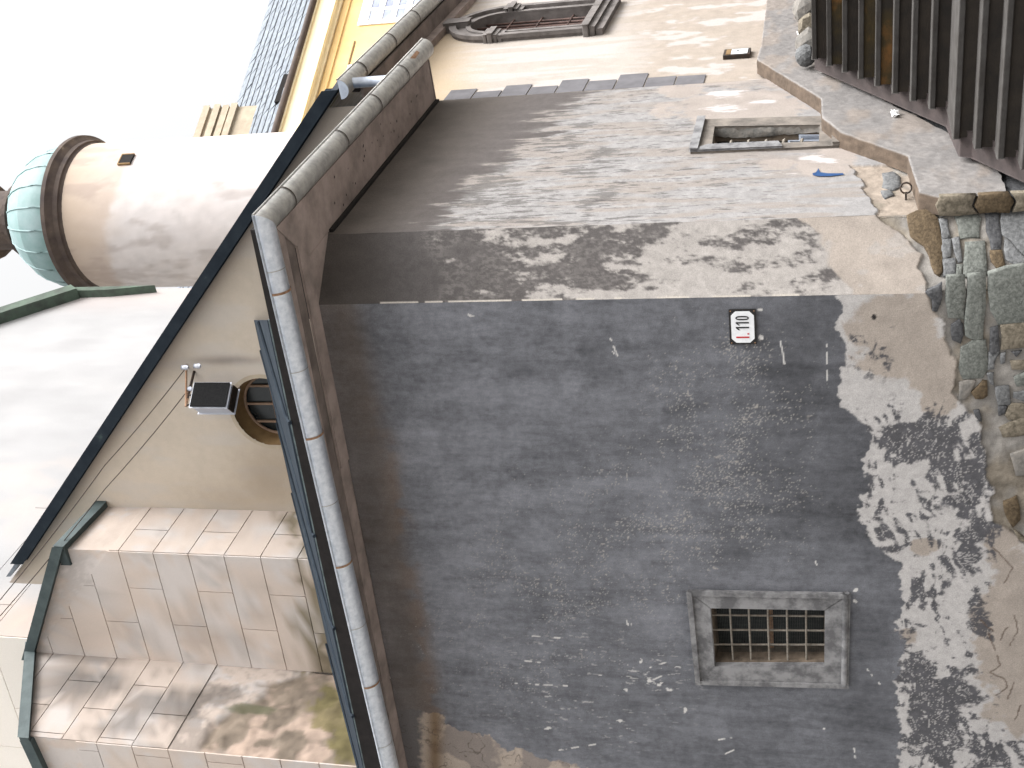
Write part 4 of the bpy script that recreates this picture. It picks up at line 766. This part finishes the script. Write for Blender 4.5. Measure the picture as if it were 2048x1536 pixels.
def colF3(S, Z, x, y):
    c = colF(.9, 240, .84)(S, Z, x, y); nf = fbm(S * 8, Z * 8, 4, 244); n2 = fbm(S * 3, Z * 3, 3, 245)
    m = sst(-14, 14, x + 120 * (fbm(S * 2, Z * 2, 3, 230) - .5) - np.interp(y, [1320, 1350, 1370, 1400, 1440, 1500, 1540], [700, 640, 520, 500, 440, 430, 420]))
    rub = mix(C3(196, 174, 158)[None] * (.6 + .7 * nf)[:, None], C3(146, 132, 118)[None] * (.5 + .9 * nf)[:, None], sst(.42, .55, n2))
    rub = mix(rub, C3(112, 104, 62)[None] * (.5 + nf)[:, None], sst(.3, .6, EL(x, y, [(660, 1410, 40, 50, 1), (690, 1480, 30, 60, 1), (610, 1330, 40, 20, .9)]) + .9 * (nf - .5)) * .8)
    c = mix(c, rub, m)
    c = mix(c, C3(84, 92, 62)[None] * np.ones_like(c), .6 * sst(.4, .6, EL(x + 20 * (nf - .5), y + 10 * (nf - .5), [(500, 1415, 60, 10, 1)])))
    return mix(c, C3(96, 90, 86)[None] * (.6 + .8 * nf)[:, None], 0.6 * sst(.25, .65, EL(x + 60 * (n2 - .5), y, [(170, 1370, 110, 30, 1), (330, 1410, 120, 30, .9), (430, 1390, 60, 26, .8), (250, 1460, 90, 20, .6)]) + .9 * (fbm(S * 5, Z * 5, 5, 246, .68) - .5)))
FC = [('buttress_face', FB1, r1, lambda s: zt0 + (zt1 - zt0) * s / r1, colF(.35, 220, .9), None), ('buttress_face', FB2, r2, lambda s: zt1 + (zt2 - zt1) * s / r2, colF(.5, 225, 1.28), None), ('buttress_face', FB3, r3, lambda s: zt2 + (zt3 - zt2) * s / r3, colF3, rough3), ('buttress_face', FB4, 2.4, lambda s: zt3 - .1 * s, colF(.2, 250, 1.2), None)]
for nm, fr, Ln, tf, cf, of in FC:
    ns = max(3, int(Ln / .035)); sA = np.linspace(0, Ln, ns); t = np.linspace(0, 1, 170) ** .8
    S, T = np.meshgrid(sA, t); S = S.ravel(); T = T.ravel(); Z = -1.65 + (np.array([tf(a) for a in S]) + 1.65) * T
    Z = 5.0 + (np.array([tf(a) for a in S]) - 5.0) * T; Z[T == 0] = -1.65
    P = fr.p + S[:, None] * fr.d; P[:, 2] = Z + EYE; x, y = proj(P); O = of(S, Z, x, y) if of else np.zeros_like(S); P = P + O[:, None] * fr.n
    C = np.clip(cf(S, Z, x, y), .004, .86); idx = np.arange(len(S)).reshape(len(t), ns); Q = np.stack([idx[:-1, :-1], idx[:-1, 1:], idx[1:, 1:], idx[1:, :-1]], -1).reshape(-1, 4)
    L = rootloc(BUT); rawmesh(nm, P - np.array([L.x, L.y, L.z]), Q, C, 'wallfar', BUT)
# scored blocks: course heights read along the two edges
zc = [FB2.hit(x_, 1105)[1] for x_ in (238, 307, 376, 446, 519)]
dzc = (zc[0] - zc[-1]) / 4
zc_all = [zc[0] + dzc * k for k in range(8, 0, -1)] + [zc[0] - dzc * k for k in range(0, 8)]
def blockmat(dirty):
    return wallcol[dirty]
def blocks(fr, Ln, tf, gl, phase, w, mname, zmin):
    """gl = raking groove (s0,z0,s1,z1); blocks lie below it"""
    s0, z0, s1, z1 = gl; A, B = -(z1 - z0), (s1 - s0); Cc = A * s0 + B * z0
    if B < 0: A, B, Cc = -A, -B, -Cc
    for i in range(len(zc_all) - 1):
        zt, zb = zc_all[i] - .007, zc_all[i + 1] + .007
        if zt < zmin: break
        cutsx = [0.0] + sorted([c for c in ([(phase + w * k + (w / 2 if i % 2 else 0)) for k in range(-2, 5)]) if .08 < c < Ln - .08]) + [Ln]
        for k in range(len(cutsx) - 1):
            a = cutsx[k] + (.007 if k else .002); b = cutsx[k + 1] - (.007 if k < len(cutsx) - 2 else .002)
            q = clip([(a, zb), (b, zb), (b, zt), (a, zt)], A, B, Cc - .02)
            q = [q[j] for j in range(len(q)) if math.hypot(q[j][0] - q[j - 1][0], q[j][1] - q[j - 1][1]) > .003] if len(q) > 2 else q
            if len(q) > 2 and zb > zmin - .6: panel(fr, q, mname)
def panel(fr, q, cf):
    # proud plaster block; its colours follow the face behind it
    me = bpy.data.meshes.new('block'); V = [fr.pt(a, z, .014) for a, z in q] + [fr.pt(a, z, -.005) for a, z in q]
    bm = bmesh.new(); vs_ = [bm.verts.new(v) for v in V]; n = len(q)
    bm.faces.new(vs_[:n]); 
    for i in range(n): bm.faces.new((vs_[i], vs_[n + i], vs_[n + (i + 1) % n], vs_[(i + 1) % n]))
    bmesh.ops.subdivide_edges(bm, edges=[e for e in bm.edges if e.calc_length() > .1], cuts=4, use_grid_fill=True)
    bmesh.ops.triangulate(bm, faces=bm.faces)
    P = np.array([v.co for v in bm.verts]); S = (P - fr.p) @ fr.d; Z = P[:, 2] - EYE; x, y = proj(P); C = np.clip(cf(S, Z, x, y) * (.95 + .1 * random.random()), .004, .86)
    L = rootloc(BUT)
    for v in bm.verts: v.co -= L
    bm.to_mesh(me); bm.free(); at = me.attributes.new('col', 'FLOAT_COLOR', 'POINT'); at.data.foreach_set('color', np.concatenate([C, np.ones((len(C), 1))], 1).astype(np.float32).ravel())
    me.materials.append(M['wallfar']); link(bpy.data.objects.new('block', me), BUT)
zg1 = FB1.hit(281, 1019)[1]; zg12 = FB2.hit(214, 1099)[1]; zg23 = FB2.hit(72, 1304)[1]
zmn = ZR + 1.2
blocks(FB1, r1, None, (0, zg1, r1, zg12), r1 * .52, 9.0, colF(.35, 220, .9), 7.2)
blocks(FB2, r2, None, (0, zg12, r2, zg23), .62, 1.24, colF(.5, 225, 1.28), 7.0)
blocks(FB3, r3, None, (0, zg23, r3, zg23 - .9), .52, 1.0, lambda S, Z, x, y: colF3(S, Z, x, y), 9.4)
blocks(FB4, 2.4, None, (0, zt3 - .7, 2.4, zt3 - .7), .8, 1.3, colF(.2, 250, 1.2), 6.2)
def cap(fr, Ln, za, zb, nm='cap_flashing', ex=.0):
    return mesh(nm, *prism(fr, [(-ex, za - .03), (Ln + ex, zb - .03), (Ln + ex, zb + .13), (-ex, za + .13)], -.25, .10), 'green_cap', BUT, bevel=.01)
cap(FB1, r1, zt0, zt1, ex=.06); cap(FB2, r2, zt1, zt2, ex=.08); cap(FB3, r3, zt2, zt3, ex=.1); cap(FB4, 2.4, zt3, zt3 - .24)
top_pts = [FB1.pt(0, zt0 + .1, -.05), FB2.pt(0, zt1 + .1, -.05), FB2.pt(r2, zt2 + .1, -.05), FB3.pt(r3, zt3 + .1, -.05), FB4.pt(2.4, zt3 - .1, -.05), FB4.pt(2.4, zt2 + .6, -2.6)]
mesh('cap_sheet', top_pts, [(0, 1, 2), (2, 3, 4, 5), (0, 2, 5)], 'green_cap', BUT)
for w_ in ((E12, r1), ):
    pass

# ================================================================= NAVE WALL
NC = E23 - N1 * .35 + D1 * .02
NA = Fr(NC, D3, N3); NB = Fr(NC, D1, N1)
sN = NA.hit(300, 576)[0]
NAV = thing('church_nave', (NC[0], NC[1], 0), 'tall bright white church nave wall rising behind the gable, green copper edge', 'church')
t0 = NA.hit(226, 589); t1 = NA.hit(128, 592); t2 = NA.hit(0, 634)
kk = (t2[1] - t1[1]) / (t2[0] - t1[0]); ztop = lambda s: t1[1] + (s - t1[0]) * kk
sTop = 0.0
poly = [(0, -1.65), (sN, -1.65), (sN, t0[1]), (t1[0] + .02, t1[1]), (t2[0], t2[1]), (t2[0] + (34 - t2[1]) / kk, 34), (0, 34)]
def colN(S, Z, x, y):
    nb = fbm(S * .5, Z * .5, 4, 301); st = fbm(S * 2.5, Z * .8, 4, 302); nf = fbm(S * 6, Z * 6, 3, 303)
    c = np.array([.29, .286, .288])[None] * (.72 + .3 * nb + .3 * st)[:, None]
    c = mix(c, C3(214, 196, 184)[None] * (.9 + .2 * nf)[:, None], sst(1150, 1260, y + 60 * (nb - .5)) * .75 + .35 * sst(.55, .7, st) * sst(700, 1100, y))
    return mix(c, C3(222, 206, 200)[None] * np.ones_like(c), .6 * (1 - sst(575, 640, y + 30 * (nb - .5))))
gridmesh('wall', NA, np.arange(0, sN + .01, .12), np.concatenate([[-1.65], np.arange(6, 34, .12)]), colN, None, lambda s, z: inpoly(s, z, poly), 'wallfar', NAV)
def colNB(S, Z, x, y):
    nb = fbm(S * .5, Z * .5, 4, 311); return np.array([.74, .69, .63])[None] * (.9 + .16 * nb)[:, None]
gridmesh('wall', NB, np.arange(0, 9, .12), np.concatenate([[-1.65], np.arange(6, 30, .12)]), colNB, None, None, 'wallfar', NAV)
BUT2 = BUT; BUT = NAV
zc_all = [20.6 - .82 * k for k in range(14)]
blocks(NA, 3.4, None, (0, 15.3, 3.4, 14.4), .7, 1.7, colN, 11.2)
blocks(NB, 3.2, None, (0, 15.4, 3.2, 15.4), .6, 1.7, colNB, 11.2)
BUT = BUT2
mesh('copper_edge', *prism(NA, [(t1[0] - .15, t1[1] - .55), (t1[0] + .08, t1[1] - .25), (t2[0] + (34 - t2[1]) / kk + .25, 34), (t2[0] + (34 - t2[1]) / kk - .25, 34)], .0, .28), 'copper_d', NAV)
mesh('copper_edge', *prism(NA, [(t0[0] - .12, t0[1]), (t0[0] + .06, t0[1] - 1.2), (t0[0] + .06, t1[1]), (t1[0] - .12, t1[1] - .3)], .0, .2), 'copper_d', NAV)
bkp = np.array([N3[0], N3[1], 0]) * -9
rp0 = NA.pt(t1[0], t1[1] - .1, .2); rp1 = NA.pt(t2[0] + (34 - t2[1]) / kk, 33.9, .2)
mesh('nave_back_wall', *hull8([NA.pt(sN, -1.65, -.05), NA.pt(sN, t0[1], -.05), NA.pt(sN, t0[1], -9), NA.pt(sN, -1.65, -9)], [NA.pt(sN - .3, -1.65, -.05), NA.pt(sN - .3, t0[1], -.05), NA.pt(sN - .3, t0[1], -9), NA.pt(sN - .3, -1.65, -9)]), 'winframe', NAV)

# ================================================================= ROUND TOWER
TD = NA.at(sN)[1] + 3.4
dl, dr = ray(400, 572.5), ray(400, 274)
al, ar = math.atan2(dl[0], dl[1]), math.atan2(dr[0], dr[1]); am = (al + ar) / 2; half = (ar - al) / 2
TR = TD / math.cos(am) * math.sin(half); TC = np.array([TD * math.tan(am), TD, 0])
TOW = thing('round_tower', (TC[0], TC[1], 0), 'round cream church tower with brown cornice and green copper onion dome', 'tower')
fd = TD / math.cos(am) - TR
def zfront(x): r = ray(x, 430); return r[2] / math.hypot(r[0], r[1]) * fd
zr = zfront(121)
def lathe(prof, n=64, a0=0, a1=2 * math.pi, cen=TC):
    V = []; Fc = []; full = abs(a1 - a0 - 2 * math.pi) < 1e-6; m = n if full else n + 1
    for r, z in prof:
        for k in range(m): a = a0 + (a1 - a0) * k / n; V.append((cen[0] + r * math.sin(a), cen[1] + r * math.cos(a), z + EYE))
    for i in range(len(prof) - 1):
        for k in range(n): Fc.append((i * m + k, i * m + (k + 1) % m, (i + 1) * m + (k + 1) % m, (i + 1) * m + k))
    return V, Fc
TW = Fr((0, 0), np.array([1., 0, 0]), np.array([0., -1, 0]))
def tower_grid():
    ang = np.linspace(0, 2 * math.pi, 181); zz = np.concatenate([[-1.65], np.arange(4, zr, .14), [zr]])
    Aa, Zz = np.meshgrid(ang, zz); Aa = Aa.ravel(); Zz = Zz.ravel(); P = np.stack([TC[0] + TR * np.sin(Aa), TC[1] + TR * np.cos(Aa), Zz + EYE], 1); x, y = proj(P)
    S = Aa * TR; nb = fbm(S * .5, Zz * .5, 4, 321); st = fbm(S * 2.5, Zz * .9, 4, 322); nf = fbm(S * 5, Zz * 5, 3, 323)
    c = C3(236, 218, 206)[None] * (.86 + .14 * nb + .16 * nf)[:, None]
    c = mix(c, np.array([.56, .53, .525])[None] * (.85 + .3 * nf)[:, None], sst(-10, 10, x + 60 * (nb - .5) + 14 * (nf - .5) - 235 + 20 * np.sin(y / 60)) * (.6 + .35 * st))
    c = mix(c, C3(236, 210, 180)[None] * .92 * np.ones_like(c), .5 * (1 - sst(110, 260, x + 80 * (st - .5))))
    c = mix(c, C3(204, 184, 172)[None] * .8 * np.ones_like(c), sst(.56, .7, st) * .4)
    idx = np.arange(len(S)).reshape(len(zz), len(ang)); Q = np.stack([idx[:-1, :-1], idx[:-1, 1:], idx[1:, 1:], idx[1:, :-1]], -1).reshape(-1, 4)
    L = rootloc(TOW); rawmesh('shaft', P - np.array([L.x, L.y, L.z]), Q, np.clip(c, .004, .86), 'wallfar', TOW)
tower_grid()
k = TR / 2.45
mesh('cornice', *lathe([(TR * .99, zr - .1), (TR + .04 * k, zr + .04 * k), (TR + .10 * k, zr + .06 * k), (TR + .12 * k, zr + .22 * k), (TR + .22 * k, zr + .34 * k), (TR + .29 * k, zr + .40 * k), (TR + .30 * k, zr + .54 * k), (TR * .97, zr + .66 * k)]), 'cornice', TOW)
dome = thing('dome', (0, 0, 0), None, None); dome.parent = TOW
DP = [(.95, .62), (.97, .95), (.965, 1.3), (.92, 1.75), (.82, 2.2), (.68, 2.6), (.54, 2.85), (.47, 2.95)]
NSEG = 20
for i in range(NSEG):
    a0 = 2 * math.pi * i / NSEG; a1 = 2 * math.pi * (i + 1) / NSEG - .012
    for lo_, hi_ in ((0, 4), (3, 8)):
        if lo_ == 0: pf = DP[0:4]
        else: pf = DP[3:8]
        mesh('dome_panel', *lathe([(r * TR + .02, zr + z * k) for r, z in pf], 4, a0, a1), 'copper', dome, True)
    a = a0 - .006; mesh('rib', *tube([(TC[0] + (r * TR + .03) * math.sin(a), TC[1] + (r * TR + .03) * math.cos(a), zr + z * k + EYE) for r, z in DP], .022, 5), 'copper', dome, True)
mesh('dome_core', *lathe([(r * TR - .03, zr + z * k) for r, z in DP], 40), 'copper_d', dome, True)
mesh('lantern', *lathe([(.47 * TR, zr + 2.92 * k), (.54 * TR, zr + 3.0 * k), (.54 * TR, zr + 3.12 * k), (.42 * TR, zr + 3.25 * k), (.42 * TR, zr + 4.4 * k), (.55 * TR, zr + 4.5 * k), (.3 * TR, zr + 5.4 * k), (0.02, zr + 6.2 * k)], 24), 'cornice', TOW)
aw_ = ray(254, 320); azw = math.atan2(aw_[0], aw_[1]); 
# window slot: where that direction meets the shaft
ca, sa = math.cos(azw), math.sin(azw); b_ = TC[0] * sa + TC[1] * ca; disc = b_ * b_ - (TC[0] ** 2 + TC[1] ** 2 - TR * TR); th = b_ - math.sqrt(disc)
pw = np.array([sa * th, ca * th, 0]); nw = (pw - TC) / TR; dw = np.array([nw[1], -nw[0], 0]); zw = aw_[2] / math.hypot(aw_[0], aw_[1]) * th
FW = Fr(pw, dw, nw); hw = .28 * k; hh = .21 * k
tw = mesh('tower_window', *box(FW, -hw * .7, hw * .7, zw - hh, zw + hh, -.1, .05), 'fascia', TOW)
for a, b, c_, d_ in ((-hw * .85, -hw * .7, zw - hh, zw + hh), (hw * .7, hw * .85, zw - hh, zw + hh), (-hw * .85, hw * .85, zw + hh, zw + hh * 1.15)): mesh('window_edge', *box(FW, a, b, c_, d_, -.1, .055), 'ochre', tw)

# ================================================================= YELLOW HOUSE uphill
AY = 60.0; yp = ray(560, 265); YD = TD + 12; yp = yp * (YD / yp[1])
YF = Fr(yp, azv(AY), nrm(AY))
ze = (YF.hit(562, 262)[1] + YF.hit(634, 2)[1]) / 2
YH = thing('yellow_house', (yp[0], yp[1], 0), 'yellow plastered house with pale cornice, white windows and slate roof', 'building')
LY = 22
mesh('wall', *box(YF, -6, LY, -1.65, ze - .1, -8, 0), 'yellow', YH)
u_ = YD / 2440 * 1.05     # metres per photo pixel here
zc1 = YF.hit(652, 130)[1]; zc2 = YF.hit(668, 130)[1]
zz0 = YF.hit(608, 130)[1]
hgt = zz0 - zc1
for i, (f0, f1, o) in enumerate(((0, .12, .52), (.12, .86, .44), (.86, 1.0, .18))): mesh('cornice', *box(YF, -6, LY, zz0 - hgt * f1, zz0 - hgt * f0 - .004, -.1, o), 'yellow_pale', YH, bevel=.03)
mesh('frieze_band', *box(YF, -6, LY, zc1 - (zc1 - zc2) * .95, zc1 - (zc1 - zc2) * .2, -.1, .07), 'yellow', YH)
mesh('gutter', *tube([YF.pt(-6, zz0 + .05, .56), YF.pt(LY, zz0 + .05, .56)], .13, 10), 'cornice', YH, True)
# slate roof in courses
zr0 = zz0 + .05; pitch = R(52)
rt = None
NR = 9; rl = .62
for i in range(NR):
    o = .5 - i * rl * math.cos(pitch); zb = zr0 + .1 + i * rl * math.sin(pitch)
    o2 = o - rl * 1.12 * math.cos(pitch); z2 = zb + rl * 1.12 * math.sin(pitch)
    parts = []; s_ = -6 + (.22 if i % 2 else 0)
    while s_ < LY - .5:
        j = random.uniform(-.012, .02); parts.append(hull8([YF.pt(s_ + .012, zb + j, o + .03 + j), YF.pt(s_ + .43, zb + j, o + .03 + j), YF.pt(s_ + .43, z2, o2), YF.pt(s_ + .012, z2, o2)], [YF.pt(s_ + .012, zb + j - .16, o + .01), YF.pt(s_ + .43, zb + j - .16, o + .01), YF.pt(s_ + .43, z2 - .05, o2 - .02), YF.pt(s_ + .012, z2 - .05, o2 - .02)])); s_ += .44
    tag(mesh('slate_course', *join(*parts), 'slate', YH), kind='stuff'); mesh('slate_shadow_strip', *hull8([YF.pt(-6, zb - .02, o + .05), YF.pt(LY, zb - .02, o + .05), YF.pt(LY, zb - .22, o + .09), YF.pt(-6, zb - .22, o + .09)], [YF.pt(-6, zb - .02, o - .05), YF.pt(LY, zb - .02, o - .05), YF.pt(LY, zb - .22, o + .0), YF.pt(-6, zb - .22, o + .0)]), 'slate_shadow', YH)  # dark strip below each course stands in for its overlap shadow
ridge_o = .5 - NR * rl * math.cos(pitch); ridge_z = zr0 + .1 + NR * rl * math.sin(pitch)
mesh('roof_underlay', *hull8([YF.pt(-6, zr0, .45), YF.pt(LY, zr0, .45), YF.pt(LY, ridge_z - .1, ridge_o), YF.pt(-6, ridge_z - .1, ridge_o)], [YF.pt(-6, zr0 - .3, -4), YF.pt(LY, zr0 - .3, -4), YF.pt(LY, ridge_z - .4, ridge_o - 2), YF.pt(-6, ridge_z - .4, ridge_o - 2)]), 'fascia', YH)
sk = YF.hit(567, 190); o_s = .5 - (sk[1] - zr0) / math.tan(pitch) + .15
mesh('roof_hatch', *prism(YF, [(sk[0] - .7, sk[1] - .3), (sk[0] + .7, sk[1] - .35), (sk[0] + .7, sk[1] + .0), (sk[0] - .7, sk[1] + .05)], o_s - .3, o_s + .1), 'fascia', YH)
def ywin(x0, y0, x1, y1, cols, rows, sash=False):
    sa_, za_ = YF.hit(x0, y0); sb_, zb_ = YF.hit(x1, y1); s_a, s_b = min(sa_, sb_), max(sa_, sb_); z_a, z_b = min(za_, zb_), max(za_, zb_)
    w = mesh('window', *box(YF, s_a - .14, s_b + .14, z_a - .2, z_b + .22, -.1, .06), 'winframe', YH, bevel=.02)
    for r_i in range(rows):
        for c_i in range(cols):
            a = s_a + (s_b - s_a) * (c_i + .14) / cols; b = s_a + (s_b - s_a) * (c_i + .86) / cols; c0 = z_a + (z_b - z_a) * (r_i + .12) / rows; d0 = z_a + (z_b - z_a) * (r_i + .88) / rows
            mesh('pane', *box(YF, a, b, c0, d0, .03, .064), 'glass', w)
            mesh('pane_bar', *box(YF, a - .03, b + .03, (c0 + d0) / 2 + .1, (c0 + d0) / 2 + .16, .05, .09), 'winframe', w)
ywin(728, 46, 850, -12, 2, 4)
ywin(698, 170, 830, 128, 2, 4)
mesh('wall_line', *box(YF, YF.hit(740, 110)[0] - .6, YF.hit(740, 110)[0] + .8, YF.hit(702, 112)[1] - .03, YF.hit(702, 112)[1] + .03, 0, .03), 'ochre', YH)
# chimney at the roof's end
cy0 = YF.hit(440, 262, -1.2); cy1 = YF.hit(440, 217, -1.2); zt_ = YF.hit(402, 240, -1.2)[1]; zb_ = YF.hit(478, 240, -1.2)[1]
chm = mesh('chimney', *box(YF, cy0[0] - 1.0, cy1[0], zb_ - 2, zt_, -2.6, -1.2), 'cream_trim', YH, bevel=.03)
for f, e in ((.0, .10), (.28, .12), (.5, .08), (.72, .12)): mesh('chimney_band', *box(YF, cy0[0] - 1.0 - e, cy1[0] + e, zt_ - (zt_ - zb_) * f - .25, zt_ - (zt_ - zb_) * f, -2.6 - e, -1.2 + e), 'cream_trim', chm, bevel=.02)

# ================================================================= STAIRS
ST = thing('stone_staircase', W3.pt(.3, -1.65, .4), 'dark worn stone staircase climbing beside the stepped parapet', 'staircase')
RISE, RUN = .152, .237
SO0, SO1 = .39, 3.6
nosz = [.377 - RISE * i for i in range(14)]
noss = [3.04 - RUN * i for i in range(8)] + [.62 - .24 * i for i in range(6)]
for i in range(14):
    s_, z_ = noss[i], nosz[i]
    if z_ < -1.6: break
    back = (noss[i - 1] + .03) if i else s_ + 3.0
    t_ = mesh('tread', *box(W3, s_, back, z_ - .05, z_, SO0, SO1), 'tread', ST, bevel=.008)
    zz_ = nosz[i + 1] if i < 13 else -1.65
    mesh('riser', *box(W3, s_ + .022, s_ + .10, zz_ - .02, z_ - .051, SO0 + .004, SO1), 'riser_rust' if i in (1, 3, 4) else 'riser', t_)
# side string on which the steps end
lo_p = [(noss[0] + .25, nosz[1] + RISE * 1.05 - .02), (noss[7], nosz[8] - .0), (noss[8] + .05, nosz[8] - .06), (noss[8], nosz[9] - .0), (noss[13], nosz[13] - RISE)]
pol = lo_p + [(noss[13], nosz[13] - RISE - .2), (noss[8], nosz[9] - .45), (noss[7], nosz[8] - .45), (noss[0] + .25, nosz[1] - .4)]
mesh('side_string', *prism(W3, pol, .215, SO0 + .06), 'stringer', ST, bevel=.008)
pol2 = [(a, z - .10) for a, z in lo_p] + [(a, z - .5) for a, z in reversed(lo_p)]
mesh('side_footing', *prism(W3, pol2, .17, .214), 'stringer', ST)
mesh('landing_slab', *box(W3, noss[0] + 3.0, 14, nosz[0] - .2, nosz[0] - .004, .3, SO1), 'tread', ST)

# ================================================================= PARAPET along the side wall
pp = [(7.5, 1.05), (4.44, .98), (3.93, 1.0), (2.51, .28), (1.97, .26), (1.55, .09), (.88, -.49), (.08, -.55), (-.05, -.72), (.05, -1.16), (.12, -1.64), (7.5, -1.64)]
ptop = list(reversed(pp[:8])); pts_ = [a_ for a_, z_ in ptop]; ptz = [z_ for a_, z_ in ptop]
bts = [.0, .36, .82, 1.6, 2.28, 3.01, 3.88, 4.54, 7.5]; btz = [-1.22, -1.2, -1.10, -.74, -.35, -.08, .45, .55, .60]
def parapet():
    sA = np.arange(-.04, 7.5, .014); nv_ = 34
    tz = np.interp(sA, pts_, ptz); tz = np.where(sA < .08, np.interp(sA, [-.05, .08], [-.72, -.55]), tz)
    bz = np.interp(sA, bts, btz) + .07 * (fbm(sA * 6, sA * 0 + 3, 4, 400, .6) - .5); bz = np.where(sA < .06, np.minimum(bz, -1.2), bz)
    S = []; Z = []; O = []; G = []
    for j, f in enumerate(np.linspace(0, 1, nv_)):      # front face
        S.append(sA); Z.append(bz + (tz - bz) * f); O.append(np.full_like(sA, .16)); G.append(np.zeros_like(sA))
    for f in (.1, .3, .5, .7, 1.0):                     # top going back to the wall
        S.append(sA); Z.append(tz + .004 * f); O.append(np.full_like(sA, .16 * (1 - f) - .004)); G.append(np.ones_like(sA))
    S = np.array(S).ravel(); Z = np.array(Z).ravel(); O = np.array(O).ravel(); G = np.array(G).ravel()
    nn_ = fbm(S * 9, Z * 9, 5, 401, .6); O = O + .022 * (nn_ - .5) * (1 - .6 * G); Z = Z + .014 * (fbm(S * 11, O * 30, 4, 402, .6) - .5)
    P = W3.p + S[:, None] * W3.d + O[:, None] * W3.n; P[:, 2] = Z + EYE
    n1 = fbm(S * 3, Z * 3, 5, 403, .6); n2 = fbm(S * 30, Z * 30, 3, 404, .6)
    c = mix(C3(164, 159, 156)[None] * .95 * (.72 + .5 * n2)[:, None], C3(150, 146, 144)[None] * (.72 + .5 * n2)[:, None], sst(.42, .58, n1)); c = mix(c, C3(170, 157, 146)[None] * .95 * (.8 + .4 * n2)[:, None], sst(.44, .6, fbm(S * 2, Z * 4, 4, 405)) * .6)
    c = mix(c, C3(124, 108, 94)[None] * (.35 + 1.1 * fbm(S * 14, O * 40 + Z * 6, 4, 406, .65))[:, None], G * .97)
    idx = np.arange(len(S)).reshape(-1, len(sA)); Q = np.stack([idx[:-1, :-1], idx[:-1, 1:], idx[1:, 1:], idx[1:, :-1]], -1).reshape(-1, 4)
    return rawmesh('parapet', P, Q, np.clip(c, .004, .86), 'wall', None)
PAR = parapet()
mesh('footing', *prism(W3, [(-.02, -.74), (.10, -.62), (.7, -.62), (1.5, -.2), (2.4, .1), (3.8, .8), (7.5, .9), (7.5, -1.64), (.02, -1.64)], .005, .12), 'st_dark', PAR)
EF = Fr(W3.at(-.02), N3, -D3)
for m_, q_ in (('st_tan', [(-.01, -.70), (.08, -.67), (.17, -.70), (.165, -.98), (.07, -.95), (.0, -1.0)]), ('st_brown', [(.0, -1.01), (.07, -.965), (.168, -.995), (.17, -1.22), (.09, -1.27), (-.005, -1.24)]), ('st_tan', [(.0, -1.255), (.09, -1.285), (.172, -1.235), (.175, -1.64), (.0, -1.64)])):
    stone(EF, q_, m_, .0, .03, PAR, True)
tag(PAR, 'grey concrete parapet with sloping steps between plastered wall and stairs', 'parapet')
# rubble and paper caught at the head of the stairs
def lump(c_, r, m, name, seed):
    random.seed(seed); bm = bmesh.new(); bmesh.ops.create_icosphere(bm, subdivisions=2, radius=1)
    for v in bm.verts: v.co = Vector((v.co.x * r[0], v.co.y * r[1], v.co.z * r[2])) * (1 + .3 * (vn(np.array([v.co.x * 3 + seed]), np.array([v.co.y * 3 + v.co.z * 2]), seed)[0] - .5))
    for v in bm.verts: v.co += Vector(c_)
    me = bpy.data.meshes.new(name); bm.to_mesh(me); bm.free(); me.materials.append(M[m]); o = bpy.data.objects.new(name, me); return link(o)
rub = [((1600, 20), .22, 'st_pale'), ((1608, 55), .2, 'st_tan'), ((1606, 90), .22, 'st_pale'), ((1600, 112), .15, 'st_grey')]
rl_ = ['pale rubble stone heading the gap beside the stair top', 'tan rubble stone between the paper scraps and the stair', 'large pale rubble stone beside the top step', 'grey rubble stone at the parapet corner']
for (p, r, m), lb in zip(rub, rl_):
    a, z = W3.hit(*p, .3); tag(lump(W3.pt(a, z - .06, .3), (r * .8, r * .8, r * .7), m, 'rubble_stone', int(p[1]) + 3), lb, 'stone')
def scrap(p, o, w, lb, seed):
    a, z = W3.hit(*p, o); random.seed(seed); n = 5; V = []; Fc = []
    for i in range(n):
        for j in range(n): V.append(W3.pt(a + w * (i / 4 - .5) * 1.4, z + w * (j / 4 - .5) * .8 + random.uniform(-.2, .2) * w, o + random.uniform(-.25, .25) * w))
    for i in range(n - 1):
        for j in range(n - 1): Fc.append((i * n + j, i * n + j + 1, i * n + n + j + 1, i * n + n + j))
    o_ = mesh('paper_scrap', V, Fc, 'paper', None); sm = o_.modifiers.new('s', 'SOLIDIFY'); sm.thickness = .003; tag(o_, lb, 'litter')
scrap((1609, 46), .24, .10, 'crumpled white paper scrap higher among the rubble', 1); scrap((1600, 66), .24, .08, 'crumpled white paper scrap lower among the rubble', 2); scrap((1790, 226), .19, .09, 'torn white paper wedged between parapet and stair string', 3)
